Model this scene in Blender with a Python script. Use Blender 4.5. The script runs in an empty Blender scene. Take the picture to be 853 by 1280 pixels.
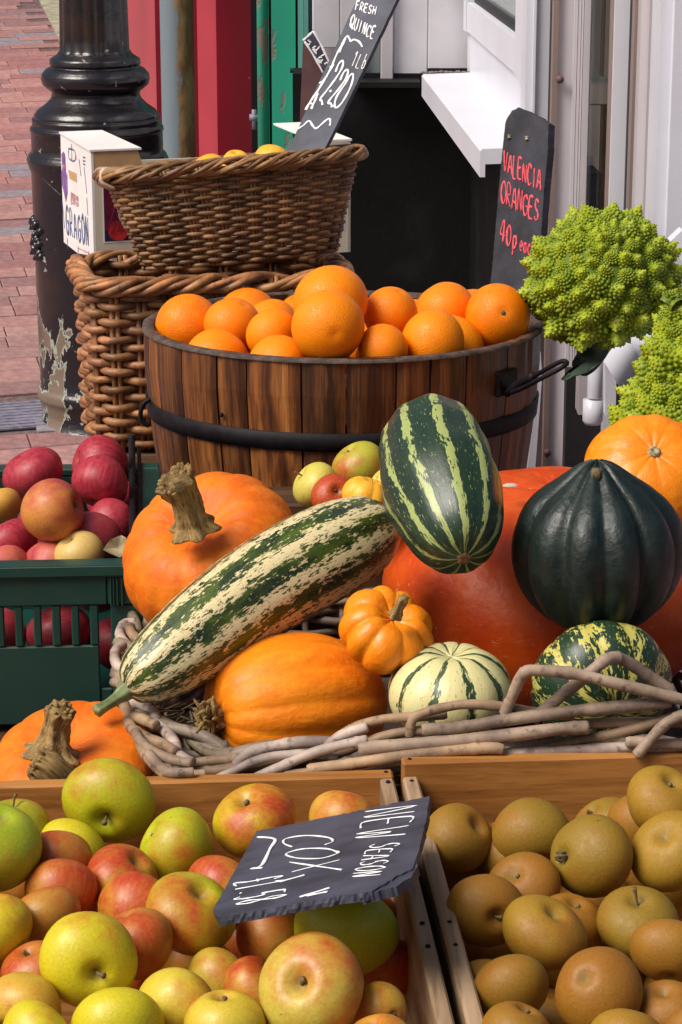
import bpy, math, random
import numpy as np
from mathutils import Vector, Matrix, Quaternion
random.seed(7)
scene = bpy.context.scene
col = scene.collection
R = math.radians

# ---------------------------------------------------------------- camera, world, sun, exposure
PITCH, CAMZ, F = R(16.17), 1.3, 3000.0
cam_data = bpy.data.cameras.new('camera')
cam_data.sensor_fit = 'VERTICAL'; cam_data.sensor_height = 24.0; cam_data.sensor_width = 24.0
cam_data.lens = 24.0 * F / 1280.0
cam_data.clip_start = 0.05; cam_data.clip_end = 500
cam = bpy.data.objects.new('camera', cam_data); col.objects.link(cam)
cam.location = (0, 0, CAMZ); cam.rotation_euler = (R(90) - PITCH, 0, 0)
scene.camera = cam

SUN_EL, SUN_AZ = 50.0, -60.0          # azimuth measured from -Y (behind the camera), negative = left
sun_from = Vector((math.sin(R(SUN_AZ)) * math.cos(R(SUN_EL)), -math.cos(R(SUN_AZ)) * math.cos(R(SUN_EL)), math.sin(R(SUN_EL))))
world = bpy.data.worlds.new('World'); scene.world = world; world.use_nodes = True
wn = world.node_tree; wn.nodes.clear()
sky = wn.nodes.new('ShaderNodeTexSky'); sky.sky_type = 'NISHITA'; sky.sun_disc = False
sky.sun_elevation = R(SUN_EL); sky.sun_rotation = math.atan2(sun_from.x, sun_from.y)
sky.air_density = 0.8; sky.dust_density = 6.0; sky.ozone_density = 0.6
bg = wn.nodes.new('ShaderNodeBackground'); bg.inputs['Strength'].default_value = 0.080
wo = wn.nodes.new('ShaderNodeOutputWorld')
wn.links.new(sky.outputs[0], bg.inputs['Color']); wn.links.new(bg.outputs[0], wo.inputs['Surface'])
sd = bpy.data.lights.new('sun', 'SUN'); sd.energy = 3.6; sd.angle = R(32); sd.color = (1.0, 0.95, 0.87)
so = bpy.data.objects.new('sun', sd); col.objects.link(so)
so.rotation_euler = sun_from.to_track_quat('Z', 'Y').to_euler()
scene.view_settings.view_transform = 'Standard'; scene.view_settings.look = 'None'
scene.view_settings.exposure = 0.0; scene.view_settings.gamma = 1.0

# ---------------------------------------------------------------- surveying helpers
CP, SP = math.cos(PITCH), math.sin(PITCH)
FWD = Vector((0, CP, -SP)); UP = Vector((0, SP, CP)); RT = Vector((1, 0, 0)); EYE = Vector((0, 0, CAMZ))
def ray(x, y): return FWD + RT * ((x - 426.5) / F) + UP * ((640 - y) / F)
def P(x, y, d):
    r = ray(x, y); return EYE + r * (d / r.y)
def PZ(x, y, z):
    r = ray(x, y); return EYE + r * ((z - CAMZ) / r.z)
def PP(x, y, p0, n):
    r = ray(x, y); return EYE + r * ((p0 - EYE).dot(n) / r.dot(n))
def mm(p): return (p - EYE).dot(FWD) / F          # metres per photo pixel at p
def cv(x, y, z): return (RT * x + UP * y - FWD * z).normalized()
def proj(p):
    q = p - EYE; k = q.dot(FWD); return 426.5 + F * q.x / k, 640 - F * q.dot(UP) / k

# ---------------------------------------------------------------- mesh helpers
class MB:
    def __init__(s): s.v = []; s.f = []; s.uv = None
    def add(s, vs, fs):
        o = len(s.v); s.v.extend([tuple(p) for p in vs]); s.f.extend([tuple(i + o for i in f) for f in fs]); return s
    def box(s, lo, hi, M=None, bev=0.0):
        x0, y0, z0 = lo; x1, y1, z1 = hi
        if bev <= 0:
            vs = [(x0,y0,z0),(x1,y0,z0),(x1,y1,z0),(x0,y1,z0),(x0,y0,z1),(x1,y0,z1),(x1,y1,z1),(x0,y1,z1)]
            fs = [(3,2,1,0),(4,5,6,7),(0,1,5,4),(1,2,6,5),(2,3,7,6),(3,0,4,7)]
        else:
            b = bev; vs = []
            for (cx, sx) in ((x0, 1), (x1, -1)):
                for (cy, sy) in ((y0, 1), (y1, -1)):
                    for (cz, sz) in ((z0, 1), (z1, -1)):
                        vs += [(cx, cy+sy*b, cz+sz*b), (cx+sx*b, cy, cz+sz*b), (cx+sx*b, cy+sy*b, cz)]
            def I(i, j, k, a): return ((i*2+j)*2+k)*3+a
            fs = []
            for i in (0, 1):
                q = [I(i,0,0,0), I(i,1,0,0), I(i,1,1,0), I(i,0,1,0)]; fs.append(q if i else q[::-1])
                q = [I(0,i,0,1), I(1,i,0,1), I(1,i,1,1), I(0,i,1,1)]; fs.append(q[::-1] if i else q)
                q = [I(0,0,i,2), I(1,0,i,2), I(1,1,i,2), I(0,1,i,2)]; fs.append(q if i else q[::-1])
            for a in (0, 1):
                for b_ in (0, 1):
                    q = [I(a,b_,0,0), I(a,b_,1,0), I(a,b_,1,1), I(a,b_,0,1)]; fs.append(q)
                    q = [I(a,0,b_,0), I(a,1,b_,0), I(a,1,b_,2), I(a,0,b_,2)]; fs.append(q)
                    q = [I(0,a,b_,1), I(1,a,b_,1), I(1,a,b_,2), I(0,a,b_,2)]; fs.append(q)
            for i in (0, 1):
                for j in (0, 1):
                    for k in (0, 1): fs.append([I(i,j,k,0), I(i,j,k,1), I(i,j,k,2)])
        if M is not None: vs = [M @ Vector(p) for p in vs]
        return s.add(vs, fs)
    def tube(s, pts, rad, seg=8, cap=True, closed=False, flat=1.0, upv=None, mod=None):
        pts = [Vector(p) for p in pts]; n = len(pts)
        if not hasattr(rad, '__len__'): rad = [rad] * n
        tang = []
        for i in range(n):
            if closed: t = pts[(i+1) % n] - pts[i-1]
            else: t = pts[min(i+1, n-1)] - pts[max(i-1, 0)]
            tang.append(t.normalized() if t.length > 1e-9 else Vector((0, 0, 1)))
        u = Vector(upv) if upv is not None else (Vector((0, 0, 1)) if abs(tang[0].z) < 0.9 else Vector((1, 0, 0)))
        vs = []; fs = []
        for i in range(n):
            t = tang[i]; w = u - t * u.dot(t)
            if w.length < 1e-6: w = t.orthogonal()
            w.normalize(); b = t.cross(w)
            if upv is None: u = w
            for k in range(seg):
                a = 2 * math.pi * k / seg; rr = rad[i] * (mod(i, a) if mod else 1)
                vs.append(pts[i] + w * (math.cos(a) * rr) + b * (math.sin(a) * rr * flat))
        m = n if closed else n - 1
        for i in range(m):
            j = (i + 1) % n
            for k in range(seg):
                k2 = (k + 1) % seg
                fs.append((i*seg+k, i*seg+k2, j*seg+k2, j*seg+k))
        if cap and not closed:
            fs.append(tuple(range(seg))[::-1]); fs.append(tuple((n-1)*seg + k for k in range(seg)))
        return s.add(vs, fs)
    def lathe(s, prof, seg=48, mod=None, c=(0, 0, 0)):
        vs = []; fs = []; n = len(prof)
        for i, (r, z) in enumerate(prof):
            for k in range(seg):
                a = 2 * math.pi * k / seg; q = r * (mod(i, a) if mod else 1)
                vs.append((c[0] + q * math.cos(a), c[1] + q * math.sin(a), c[2] + z))
        for i in range(n - 1):
            for k in range(seg):
                k2 = (k + 1) % seg; fs.append((i*seg+k, i*seg+k2, (i+1)*seg+k2, (i+1)*seg+k))
        return s.add(vs, fs)
    def prism(s, poly, off):
        """planar polygon (world points) thickened by vector off"""
        n = len(poly); off = Vector(off); vs = [Vector(p) for p in poly] + [Vector(p) + off for p in poly]
        fs = [tuple(range(n)), tuple(range(2*n-1, n-1, -1))] + [(i, i + n, (i+1) % n + n, (i+1) % n) for i in range(n)]
        return s.add(vs, fs)
    def mesh(s, name, smooth=True, shift=None):
        me = bpy.data.meshes.new(name)
        vs = s.v if shift is None else [(a - shift[0], b - shift[1], c - shift[2]) for a, b, c in s.v]
        me.from_pydata(vs, [], s.f); me.update()
        if smooth: me.polygons.foreach_set('use_smooth', [True] * len(me.polygons))
        return me
    def obj(s, name, m, parent=None, smooth=True, colr=None, loc=None, fix=False):
        """parent: an unrotated Empty or object at .location; geometry given in world space"""
        sh = None
        if loc is not None: sh = Vector(loc)
        elif parent is not None: sh = wloc(parent)
        me = s.mesh(name, smooth, sh); me.materials.append(m)
        if fix: fix_normals(me)
        o = bpy.data.objects.new(name, me); col.objects.link(o)
        if loc is not None: o.location = Vector(loc) - (wloc(parent) if parent else Vector((0, 0, 0)))
        if parent is not None: o.parent = parent
        if colr: o.color = colr
        return o
def fix_normals(me):
    import bmesh
    b = bmesh.new(); b.from_mesh(me); bmesh.ops.recalc_face_normals(b, faces=b.faces); b.to_mesh(me); b.free()
def wloc(o):
    p = Vector(o.location); q = o.parent
    while q: p = p + Vector(q.location); q = q.parent
    return p
def tag(o, label=None, cat=None, group=None, kind=None):
    if label: o['label'] = label
    if cat: o['category'] = cat
    if group: o['group'] = group
    if kind: o['kind'] = kind
    return o
def empty(name, loc, label, cat, group=None):
    o = bpy.data.objects.new(name, None); o.empty_display_size = 0.05; col.objects.link(o); o.location = loc
    return tag(o, label, cat, group)
def link(name, me, parent=None, M=None, colr=None):
    o = bpy.data.objects.new(name, me); col.objects.link(o)
    if parent is not None: o.parent = parent
    if M is not None: o.matrix_local = M
    if colr: o.color = colr
    return o
def frame(loc, xdir, zdir=(0, 0, 1)):
    x = Vector(xdir).normalized(); z = Vector(zdir).normalized(); y = z.cross(x).normalized(); z = x.cross(y)
    M = Matrix.Identity(4)
    for i in range(3): M[i][0] = x[i]; M[i][1] = y[i]; M[i][2] = z[i]; M[i][3] = loc[i]
    return M
def resample(pts, n):
    """Catmull-Rom through points"""
    pts = [Vector(p) for p in pts]; out = []; m = len(pts) - 1
    for i in range(n):
        t = i / (n - 1) * m; k = min(int(t), m - 1); f = t - k
        p0 = pts[max(k-1, 0)]; p1 = pts[k]; p2 = pts[k+1]; p3 = pts[min(k+2, m)]
        out.append(0.5 * ((2*p1) + (p2-p0)*f + (2*p0-5*p1+4*p2-p3)*f*f + (3*p1-p0-3*p2+p3)*f*f*f))
    return out
def lerp_list(vals, n):
    m = len(vals) - 1; out = []
    for i in range(n):
        t = i / (n-1) * m; k = min(int(t), m-1); f = t-k; f = f*f*(3-2*f); out.append(vals[k]*(1-f)+vals[k+1]*f)
    return out

# ---------------------------------------------------------------- material helpers
class NT:
    def __init__(s, name):
        s.m = bpy.data.materials.new(name); s.m.use_nodes = True; s.t = s.m.node_tree; s.t.nodes.clear()
        s.out = s.n('ShaderNodeOutputMaterial'); s.b = s.n('ShaderNodeBsdfPrincipled')
        s.l(s.b.outputs[0], s.out.inputs['Surface']); s._tc = None
    def n(s, t): return s.t.nodes.new(t)
    def l(s, a, b): s.t.links.new(a, b)
    def put(s, sock, v):
        if isinstance(v, (int, float)): sock.default_value = v
        elif isinstance(v, tuple):
            sock.default_value = v if len(v) == len(sock.default_value) else (tuple(v) + (1.0,))
        else: s.l(v, sock)
    def tc(s, k='Object'):
        if not s._tc: s._tc = s.n('ShaderNodeTexCoord')
        return s._tc.outputs[k]
    def vmul(s, v, k):
        m = s.n('ShaderNodeVectorMath'); m.operation = 'MULTIPLY'; s.put(m.inputs[0], v); s.put(m.inputs[1], k); return m.outputs[0]
    def vadd(s, v, k):
        m = s.n('ShaderNodeVectorMath'); m.operation = 'ADD'; s.put(m.inputs[0], v); s.put(m.inputs[1], k); return m.outputs[0]
    def dot(s, v, k):
        m = s.n('ShaderNodeVectorMath'); m.operation = 'DOT_PRODUCT'; s.put(m.inputs[0], v); s.put(m.inputs[1], k); return m.outputs['Value']
    def norm(s, v):
        m = s.n('ShaderNodeVectorMath'); m.operation = 'NORMALIZE'; s.put(m.inputs[0], v); return m.outputs[0]
    def noise(s, scale, detail=3, vec=None, rough=0.55, dist=0.0):
        n = s.n('ShaderNodeTexNoise'); n.inputs['Scale'].default_value = scale; n.inputs['Detail'].default_value = detail
        n.inputs['Roughness'].default_value = rough; n.inputs['Distortion'].default_value = dist
        s.l(vec if vec is not None else s.tc(), n.inputs['Vector']); return n.outputs['Fac']
    def vor(s, scale, vec=None, feature='F1', out='Distance'):
        n = s.n('ShaderNodeTexVoronoi'); n.feature = feature; n.inputs['Scale'].default_value = scale
        s.l(vec if vec is not None else s.tc(), n.inputs['Vector']); return n.outputs[out]
    def math(s, op, a, b=0.0, c=None, clamp=False):
        m = s.n('ShaderNodeMath'); m.operation = op; m.use_clamp = clamp; s.put(m.inputs[0], a); s.put(m.inputs[1], b)
        if c is not None: s.put(m.inputs[2], c)
        return m.outputs[0]
    def step(s, v, lo, hi, a=0.0, b=1.0):
        m = s.n('ShaderNodeMapRange'); m.interpolation_type = 'SMOOTHSTEP'; s.put(m.inputs[0], v)
        m.inputs[1].default_value = lo; m.inputs[2].default_value = hi; m.inputs[3].default_value = a; m.inputs[4].default_value = b
        return m.outputs[0]
    def mix(s, f, a, b, mode='MIX'):
        m = s.n('ShaderNodeMix'); m.data_type = 'RGBA'; m.blend_type = mode; s.put(m.inputs[0], f)
        s.put(m.inputs[6], a); s.put(m.inputs[7], b); return m.outputs[2]
    def sep(s, v):
        m = s.n('ShaderNodeSeparateXYZ'); s.l(v, m.inputs[0]); return m.outputs
    def comb(s, x, y, z):
        m = s.n('ShaderNodeCombineXYZ'); s.put(m.inputs[0], x); s.put(m.inputs[1], y); s.put(m.inputs[2], z); return m.outputs[0]
    def info(s, k):
        m = s.n('ShaderNodeObjectInfo'); return m.outputs[k]
    def attr(s, name):
        m = s.n('ShaderNodeAttribute'); m.attribute_type = 'OBJECT'; m.attribute_name = name; return m.outputs['Fac']
    def bump(s, h, strength=0.3, dist=0.002):
        b = s.n('ShaderNodeBump'); b.inputs['Strength'].default_value = strength; b.inputs['Distance'].default_value = dist
        s.put(b.inputs['Height'], h); s.l(b.outputs[0], s.b.inputs['Normal']); return b
    def done(s, c, rough=0.5, spec=0.5, coat=0.0, metal=0.0):
        s.put(s.b.inputs['Base Color'], c); s.put(s.b.inputs['Roughness'], rough)
        s.b.inputs['Specular IOR Level'].default_value = spec; s.b.inputs['Coat Weight'].default_value = coat
        s.b.inputs['Coat Roughness'].default_value = 0.25; s.put(s.b.inputs['Metallic'], metal)
        return s.m
    def polar(s, kr, kz):
        u = s.n('ShaderNodeUVMap'); q = s.sep(u.outputs[0]); a = s.math('MULTIPLY', q[0], 2*math.pi)
        return s.comb(s.math('MULTIPLY', s.math('COSINE', a), kr), s.math('MULTIPLY', s.math('SINE', a), kr), s.math('MULTIPLY', q[1], kz)), a, q[1]
def add_uv(me, nu, nv):
    """uv for a grid of nv+1 rings x nu segments (closed): u = angle, v = ring"""
    uv = me.uv_layers.new(name='UVMap').data
    for p in me.polygons:
        ks = [me.loops[li].vertex_index for li in p.loop_indices]
        us = [(k % nu) / nu for k in ks]; wrap = max(us) - min(us) > 0.5
        for li, k, u in zip(p.loop_indices, ks, us):
            if wrap and u < 0.5: u += 1.0
            uv[li].uv = (u, (k // nu) / nv)
# ---------------------------------------------------------------- materials
M = {}
def fruit_skin(name, blush, blush2, rough, speck, speckcol, mott=0.12, bumpy=0.1, coat=0.0, strk=0.9, mcol=(0.42, 0.34, 0.02)):
    t = NT(name); oc = t.tc(); rnd = t.info('Random'); base = t.info('Color')
    seedv = t.comb(t.math('MULTIPLY', rnd, 17.0), t.math('MULTIPLY', rnd, 31.0), 0.0)
    v = t.vadd(oc, seedv)
    big = t.noise(1.6, 3, v); mid = t.noise(5.0, 4, v)
    streak = t.noise(9.0, 3, t.vadd(t.vmul(t.norm(oc), (1.0, 1.0, 0.12)), seedv))
    side = t.dot(t.norm(oc), (0.75, 0.45, 0.25))
    f = t.math('ADD', t.math('MULTIPLY', side, 0.45), t.math('MULTIPLY', t.math('SUBTRACT', big, 0.5), 1.6))
    f = t.math('ADD', f, t.math('MULTIPLY', t.math('SUBTRACT', streak, 0.5), strk))
    f = t.math('ADD', f, t.math('MULTIPLY', t.math('SUBTRACT', t.attr('blush'), 0.5), 1.7))
    fac = t.step(f, -0.45, 0.75)
    c = t.mix(t.math('MULTIPLY', t.math('SUBTRACT', mid, 0.35), mott * 4, clamp=True), base, mcol, 'MIX')
    c = t.mix(fac, c, t.mix(t.step(streak, 0.30, 0.78), blush, blush2))
    vd = t.vor(13.0, v); sp = t.math('MULTIPLY', t.step(vd, 0.06, 0.17, 1.0, 0.0), t.step(t.noise(2.2, 2, v), 0.38, 0.62))
    c = t.mix(t.math('MULTIPLY', sp, speck), c, speckcol)
    q = t.sep(oc); rad = t.math('SQRT', t.math('ADD', t.math('MULTIPLY', q[0], q[0]), t.math('MULTIPLY', q[1], q[1])))
    cav = t.step(t.math('ADD', rad, t.math('MULTIPLY', t.math('SUBTRACT', mid, 0.5), 0.25)), 0.06, 0.24, 1.0, 0.0)
    c = t.mix(t.math('MULTIPLY', cav, 0.6), c, (0.22, 0.16, 0.04))     # russeting round the stalk
    fine = t.noise(15.0, 6, v, 0.8); c = t.mix(t.step(fine, 0.35, 0.75, 0.0, 0.30), c, t.mix(1.0, c, (1.5, 1.35, 1.2), 'MULTIPLY')); c = t.mix(t.step(fine, 0.62, 0.30, 0.0, 0.30), c, t.mix(1.0, c, (0.55, 0.5, 0.5), 'MULTIPLY'))
    spot = t.step(t.noise(7.5, 2, v), 0.74, 0.78, 0.0, 0.7); c = t.mix(spot, c, (0.12, 0.06, 0.02))
    t.bump(t.math('ADD', t.noise(14, 4, v), t.math('MULTIPLY', sp, 0.2)), bumpy, 0.02)
    M[name] = t.done(c, t.step(mid, 0.3, 0.7, rough - 0.06, rough + 0.1), 0.5, coat)
fruit_skin('cox_skin', (0.42, 0.036, 0.012), (0.48, 0.11, 0.014), 0.42, 0.40, (0.55, 0.42, 0.15), strk=0.18, bumpy=0.06)
fruit_skin('red_skin', (0.28, 0.012, 0.030), (0.48, 0.040, 0.060), 0.46, 0.5, (0.5, 0.22, 0.18), strk=0.5, mcol=(0.5, 0.2, 0.04), bumpy=0.06)
fruit_skin('russet_skin', (0.30, 0.120, 0.008), (0.27, 0.115, 0.008), 0.58, 0.55, (0.40, 0.27, 0.10), mott=0.08, bumpy=0.07, strk=0.25, mcol=(0.22, 0.100, 0.008))
def m_orange():
    t = NT('orange_peel'); oc = t.tc(); base = t.info('Color')
    v = t.vor(26, oc); n = t.noise(2.6, 4)
    c = t.mix(t.step(n, 0.35, 0.7), base, (0.92, 0.245, 0.002))
    c = t.mix(t.math('MULTIPLY', t.step(v, 0.0, 0.35, 1.0, 0.0), 0.12), c, (0.6, 0.14, 0.0))
    rnd = t.info('Random'); ov = t.vadd(oc, t.comb(t.math('MULTIPLY', rnd, 23.0), t.math('MULTIPLY', rnd, 9.0), 0.0)); c = t.mix(t.step(t.noise(3.2, 5, ov, 0.7), 0.60, 0.72, 0.0, 0.45), c, (0.80, 0.36, 0.02)); c = t.mix(t.step(t.noise(9, 3, ov), 0.72, 0.76, 0.0, 0.6), c, (0.35, 0.14, 0.03))
    t.bump(t.step(v, 0.0, 0.5), 0.30, 0.02); t.b.inputs['Subsurface Weight'].default_value = 0.0
    M['orange_peel'] = t.done(c, 0.42, 0.30)
m_orange()
def pumpkin_skin(name, c1, c2, rough, speck=0.3, furrow=None, spec=0.5, scar=0.0, coat=0.0):
    t = NT(name); oc = t.tc(); vec, a, vv = t.polar(1.0, 1.6)
    n = t.noise(2.2, 5, oc, 0.65); n2 = t.noise(9.0, 4, vec); c = t.mix(t.step(n, 0.32, 0.7), c1, c2)
    c = t.mix(t.math('MULTIPLY', t.step(n2, 0.5, 0.72), 0.35), c, tuple(min(1, x*1.35) for x in c2))
    vd = t.vor(42, oc); sp = t.math('MULTIPLY', t.step(vd, 0.08, 0.20, 1.0, 0.0), t.step(t.noise(3.5, 2), 0.42, 0.65))
    scf = t.math('MULTIPLY', t.step(t.noise(14, 5, t.vmul(oc, (1, 1, 2.2)), 0.7), 0.60, 0.72), t.step(t.noise(2.6, 2, t.vadd(oc, (5.1, 0, 0))), 0.48, 0.66)); c = t.mix(t.math('MULTIPLY', scf, 0.35), c, tuple(min(.8, x*1.15+.10) for x in c2))
    c = t.mix(t.math('MULTIPLY', sp, speck), c, (0.16, 0.06, 0.012))
    if scar:
        w = t.noise(5.0, 3, t.vadd(t.vmul(oc, (1, 1, 2.0)), (3.3, 0.0, 0.0)))
        ln = t.step(t.math('ABSOLUTE', t.math('SUBTRACT', w, 0.5)), 0.0, 0.007, 1.0, 0.0)
        ln = t.math('MULTIPLY', ln, t.step(t.noise(16, 3), 0.54, 0.64)); c = t.mix(t.math('MULTIPLY', ln, scar), c, (0.62, 0.42, 0.26))
    t.bump(t.math('ADD', t.noise(9, 3), t.math('MULTIPLY', n2, 0.4)), 0.10, 0.02)
    M[name] = t.done(c, t.step(n2, 0.3, 0.7, rough - 0.05, rough + 0.12), spec, coat)
pumpkin_skin('pumpkin_skin', (0.80, 0.19, 0.004), (0.90, 0.27, 0.006), 0.46, spec=.35, speck=0.55)
pumpkin_skin('pumpkin_skin_dull', (0.70, 0.125, 0.004), (0.76, 0.20, 0.008), 0.50, speck=0.15, spec=.32)
pumpkin_skin('munchkin_skin', (0.86, 0.215, 0.003), (0.90, 0.275, 0.004), 0.36, speck=0.1)
pumpkin_skin('red_kuri_skin', (0.52, 0.045, 0.004), (0.64, 0.090, 0.006), 0.40, speck=0.05, scar=0.8, spec=.35)
pumpkin_skin('yellow_gourd_skin', (0.84, 0.38, 0.02), (0.86, 0.45, 0.03), 0.4, speck=0.1)
pumpkin_skin('acorn_skin', (0.005, 0.011, 0.010), (0.010, 0.020, 0.017), 0.42, speck=0.0, spec=0.5)
def stripes(name, base, base2, stripe, n, thr, soft, ragn, kr, kz, rag=0.9, flecks=0.0, dots=0.0, wobble=0.5, rough=0.35, phase=0.0, thin=0.0, cosw=1.0):
    t = NT(name); v, a, vv = t.polar(kr, kz)
    r1 = t.noise(ragn, 5, v, 0.68); r2 = t.noise(ragn * 2.7, 3, v, 0.6)
    ww = t.math('MULTIPLY', t.math('SUBTRACT', t.noise(1.1, 2, v), 0.5), wobble)
    S = t.math('COSINE', t.math('ADD', t.math('MULTIPLY', a, float(n)), t.math('ADD', ww, phase)))
    S = t.math('MULTIPLY', S, cosw)
    S = t.math('ADD', S, t.math('MULTIPLY', t.math('SUBTRACT', r1, 0.5), rag * 2.4)); S = t.math('ADD', S, t.math('MULTIPLY', t.math('SUBTRACT', r2, 0.5), rag * 1.1))
    f = t.step(S, thr - soft, thr + soft)
    g = t.mix(t.step(t.noise(1.3, 2, v), 0.35, 0.65), base, base2)
    if dots:
        dv = t.vor(3.2, t.vmul(v, (6.0, 6.0, 6.0))); g = t.mix(t.math('MULTIPLY', t.step(dv, 0.10, 0.26, 1.0, 0.0), dots), g, (0.42, 0.48, 0.12))
    c = t.mix(f, g, stripe)
    if flecks:
        fl = t.step(t.noise(ragn * 3.2, 2, v), 0.66, 0.69); c = t.mix(t.math('MULTIPLY', fl, flecks), c, stripe)
    if thin:
        fl = t.step(t.noise(ragn * 3.6, 3, t.vmul(v, (1.0, 1.0, 0.5))), 0.62, 0.66); c = t.mix(t.math('MULTIPLY', fl, thin), c, base)
    t.bump(t.math('ADD', r1, f), 0.12, 0.01)
    M[name] = t.done(c, rough, 0.5, 0.1); return M[name]
stripes('marrow_stripes', (0.012, 0.028, 0.012), (0.065, 0.105, 0.012), (0.72, 0.60, 0.33), 9, 0.12, 0.03, 3.4, 3.2, 9.0, rag=3.0, cosw=0.75, dots=0.6, thin=0.9, wobble=1.4)
stripes('green_marrow_stripes', (0.012, 0.032, 0.020), (0.018, 0.042, 0.020), (0.34, 0.40, 0.13), 11, 0.74, 0.04, 3.2, 3.0, 3.6, rag=1.15, flecks=0.8, wobble=0.9, rough=0.36, dots=0.08)
stripes('pale_squash_stripes', (0.70, 0.62, 0.29), (0.66, 0.62, 0.30), (0.035, 0.07, 0.03), 10, 0.76, 0.06, 2.7, 3.2, 3.4, rag=0.95, flecks=0.6, wobble=0.5, rough=0.4)
stripes('dark_squash_stripes', (0.012, 0.035, 0.020), (0.016, 0.045, 0.018), (0.56, 0.50, 0.12), 10, 0.28, 0.06, 2.6, 3.4, 4.0, rag=2.8, flecks=0.5, thin=0.7, wobble=1.2, cosw=0.55, rough=0.38)
def simple(name, c, rough=0.5, var=0.15, nscale=20, bump=0.15, bdist=0.002, spec=0.5, metal=0.0, stretch=(1, 1, 1), objc=False, coat=0.0):
    t = NT(name); v = t.vmul(t.tc(), stretch); n = t.noise(nscale, 5, v)
    b = t.info('Color') if objc else c
    dark = t.mix(1.0, b, (1-var, 1-var, 1-var), 'MULTIPLY') if objc else tuple(x*(1-var) for x in c)
    lite = t.mix(1.0, b, (1+var, 1+var, 1+var), 'MULTIPLY') if objc else tuple(min(1, x*(1+var)) for x in c)
    t.bump(n, bump, bdist); M[name] = t.done(t.mix(t.step(n, 0.3, 0.7), dark, lite), rough, spec, coat, metal); return M[name]
simple('stalk', (0.16, 0.11, 0.045), 0.75, 0.4, 40, 0.5, stretch=(1, 1, 0.3))
simple('calyx', (0.13, 0.10, 0.05), 0.85, 0.4, 60, 0.4)
def m_peduncle():
    t = NT('peduncle'); v, a, vv = t.polar(1.6, 1.2); n = t.noise(4.0, 5, v, 0.65); n2 = t.noise(30, 4)
    c = t.mix(t.step(n, 0.3, 0.65), (0.13, 0.070, 0.022), (0.44, 0.29, 0.11)); c = t.mix(t.math('MULTIPLY', t.step(n2, 0.5, 0.7), 0.4), c, (0.24, 0.19, 0.09))
    t.bump(t.math('ADD', n, n2), 0.6, 0.002); M['peduncle'] = t.done(c, 0.8, 0.3)
m_peduncle()
simple('green_peduncle', (0.20, 0.25, 0.10), 0.55, 0.4, 60, 0.3, stretch=(1, 1, 1))
def m_willow(name, rough, vs, stretchy=60):
    t = NT(name); b = t.info('Color'); n = t.noise(vs, 4); n2 = t.noise(vs * 5, 3); rnd = t.info('Random')
    c = t.mix(1.0, b, t.mix(t.step(n, 0.28, 0.72), (0.50, 0.46, 0.44), (1.45, 1.4, 1.3)), 'MULTIPLY')
    c = t.mix(t.step(n2, 0.56, 0.72, 0.0, 0.65), c, (0.06, 0.035, 0.02)); c = t.mix(t.step(t.noise(vs * 12, 3), 0.60, 0.75, 0.0, 0.4), c, (0.45, 0.36, 0.28))
    t.bump(t.math('ADD', n, t.math('MULTIPLY', n2, 0.5)), 0.35, 0.002); M[name] = t.done(c, rough, 0.45)
m_willow('willow', 0.48, 28); m_willow('grey_willow', 0.62, 22)
def m_barrel(name, dark, mid, lite, sc=1.0):
    t = NT(name); rnd = t.info('Random'); oc = t.vadd(t.tc(), t.comb(t.math('MULTIPLY', rnd, 9.0), t.math('MULTIPLY', rnd, 5.0), t.math('MULTIPLY', rnd, 3.0)))
    warp = t.noise(9, 3, t.vmul(oc, (1, 1, 0.5)))
    g = t.noise(60*sc, 5, t.vadd(t.vmul(oc, (1, 1, 0.045)), t.comb(t.math('MULTIPLY', warp, 0.05), 0.0, 0.0)), 0.6)
    g2 = t.noise(230*sc, 3, t.vmul(oc, (1, 1, 0.03)))
    c = t.mix(t.step(g, 0.38, 0.60), dark, mid); c = t.mix(t.step(g, 0.56, 0.74, 0.0, 0.7), c, lite)
    c = t.mix(t.step(g2, 0.5, 0.66, 0.0, 0.6), c, tuple(x*0.45 for x in dark))
    wh = t.math('FRACT', t.math('MULTIPLY', rnd, 7.31)); c = t.mix(1.0, c, t.mix(wh, (0.55, 0.52, 0.5), (1.35, 1.3, 1.2)), 'MULTIPLY'); kn = t.noise(5, 3, t.vmul(oc, (1, 1, .35))); c = t.mix(t.step(kn, .58, .72, 0, .75), c, (0.012, 0.005, 0.003))
    t.bump(t.math('ADD', g, g2), 0.5, 0.002); M[name] = t.done(c, t.step(g, 0.3, 0.7, 0.38, 0.6), 0.5)
m_barrel('stave_wood', (0.055, 0.017, 0.005), (0.205, 0.070, 0.014), (0.36, 0.150, 0.032))
simple('rim_wood', (0.075, 0.050, 0.040), 0.8, 0.5, 90, 0.6, 0.003, stretch=(1, 1, 1))
simple('black_iron', (0.008, 0.006, 0.008), 0.6, 0.4, 70, 0.3, 0.001, metal=0.0, spec=0.2)
def m_crate(name, a, b, st):
    t = NT(name); rnd = t.info('Random'); oc = t.vadd(t.tc(), t.comb(0.0, 0.0, t.math('MULTIPLY', rnd, 7.0)))
    g = t.noise(45, 5, t.vmul(oc, st), 0.6); g2 = t.noise(6, 3, oc); g3 = t.noise(150, 3, t.vmul(oc, st))
    c = t.mix(t.step(g, 0.35, 0.65), a, b); c = t.mix(t.step(g2, 0.5, 0.75, 0.0, 0.45), c, tuple(x*0.5 for x in a)); c = t.mix(t.step(g3, 0.55, 0.68, 0.0, 0.4), c, tuple(x*0.4 for x in a))
    t.bump(t.math('ADD', g, g3), 0.35, 0.0015); M[name] = t.done(c, 0.6, 0.35)
m_crate('crate_board', (0.28, 0.105, 0.020), (0.46, 0.20, 0.048), (0.06, 1, 1))
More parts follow.
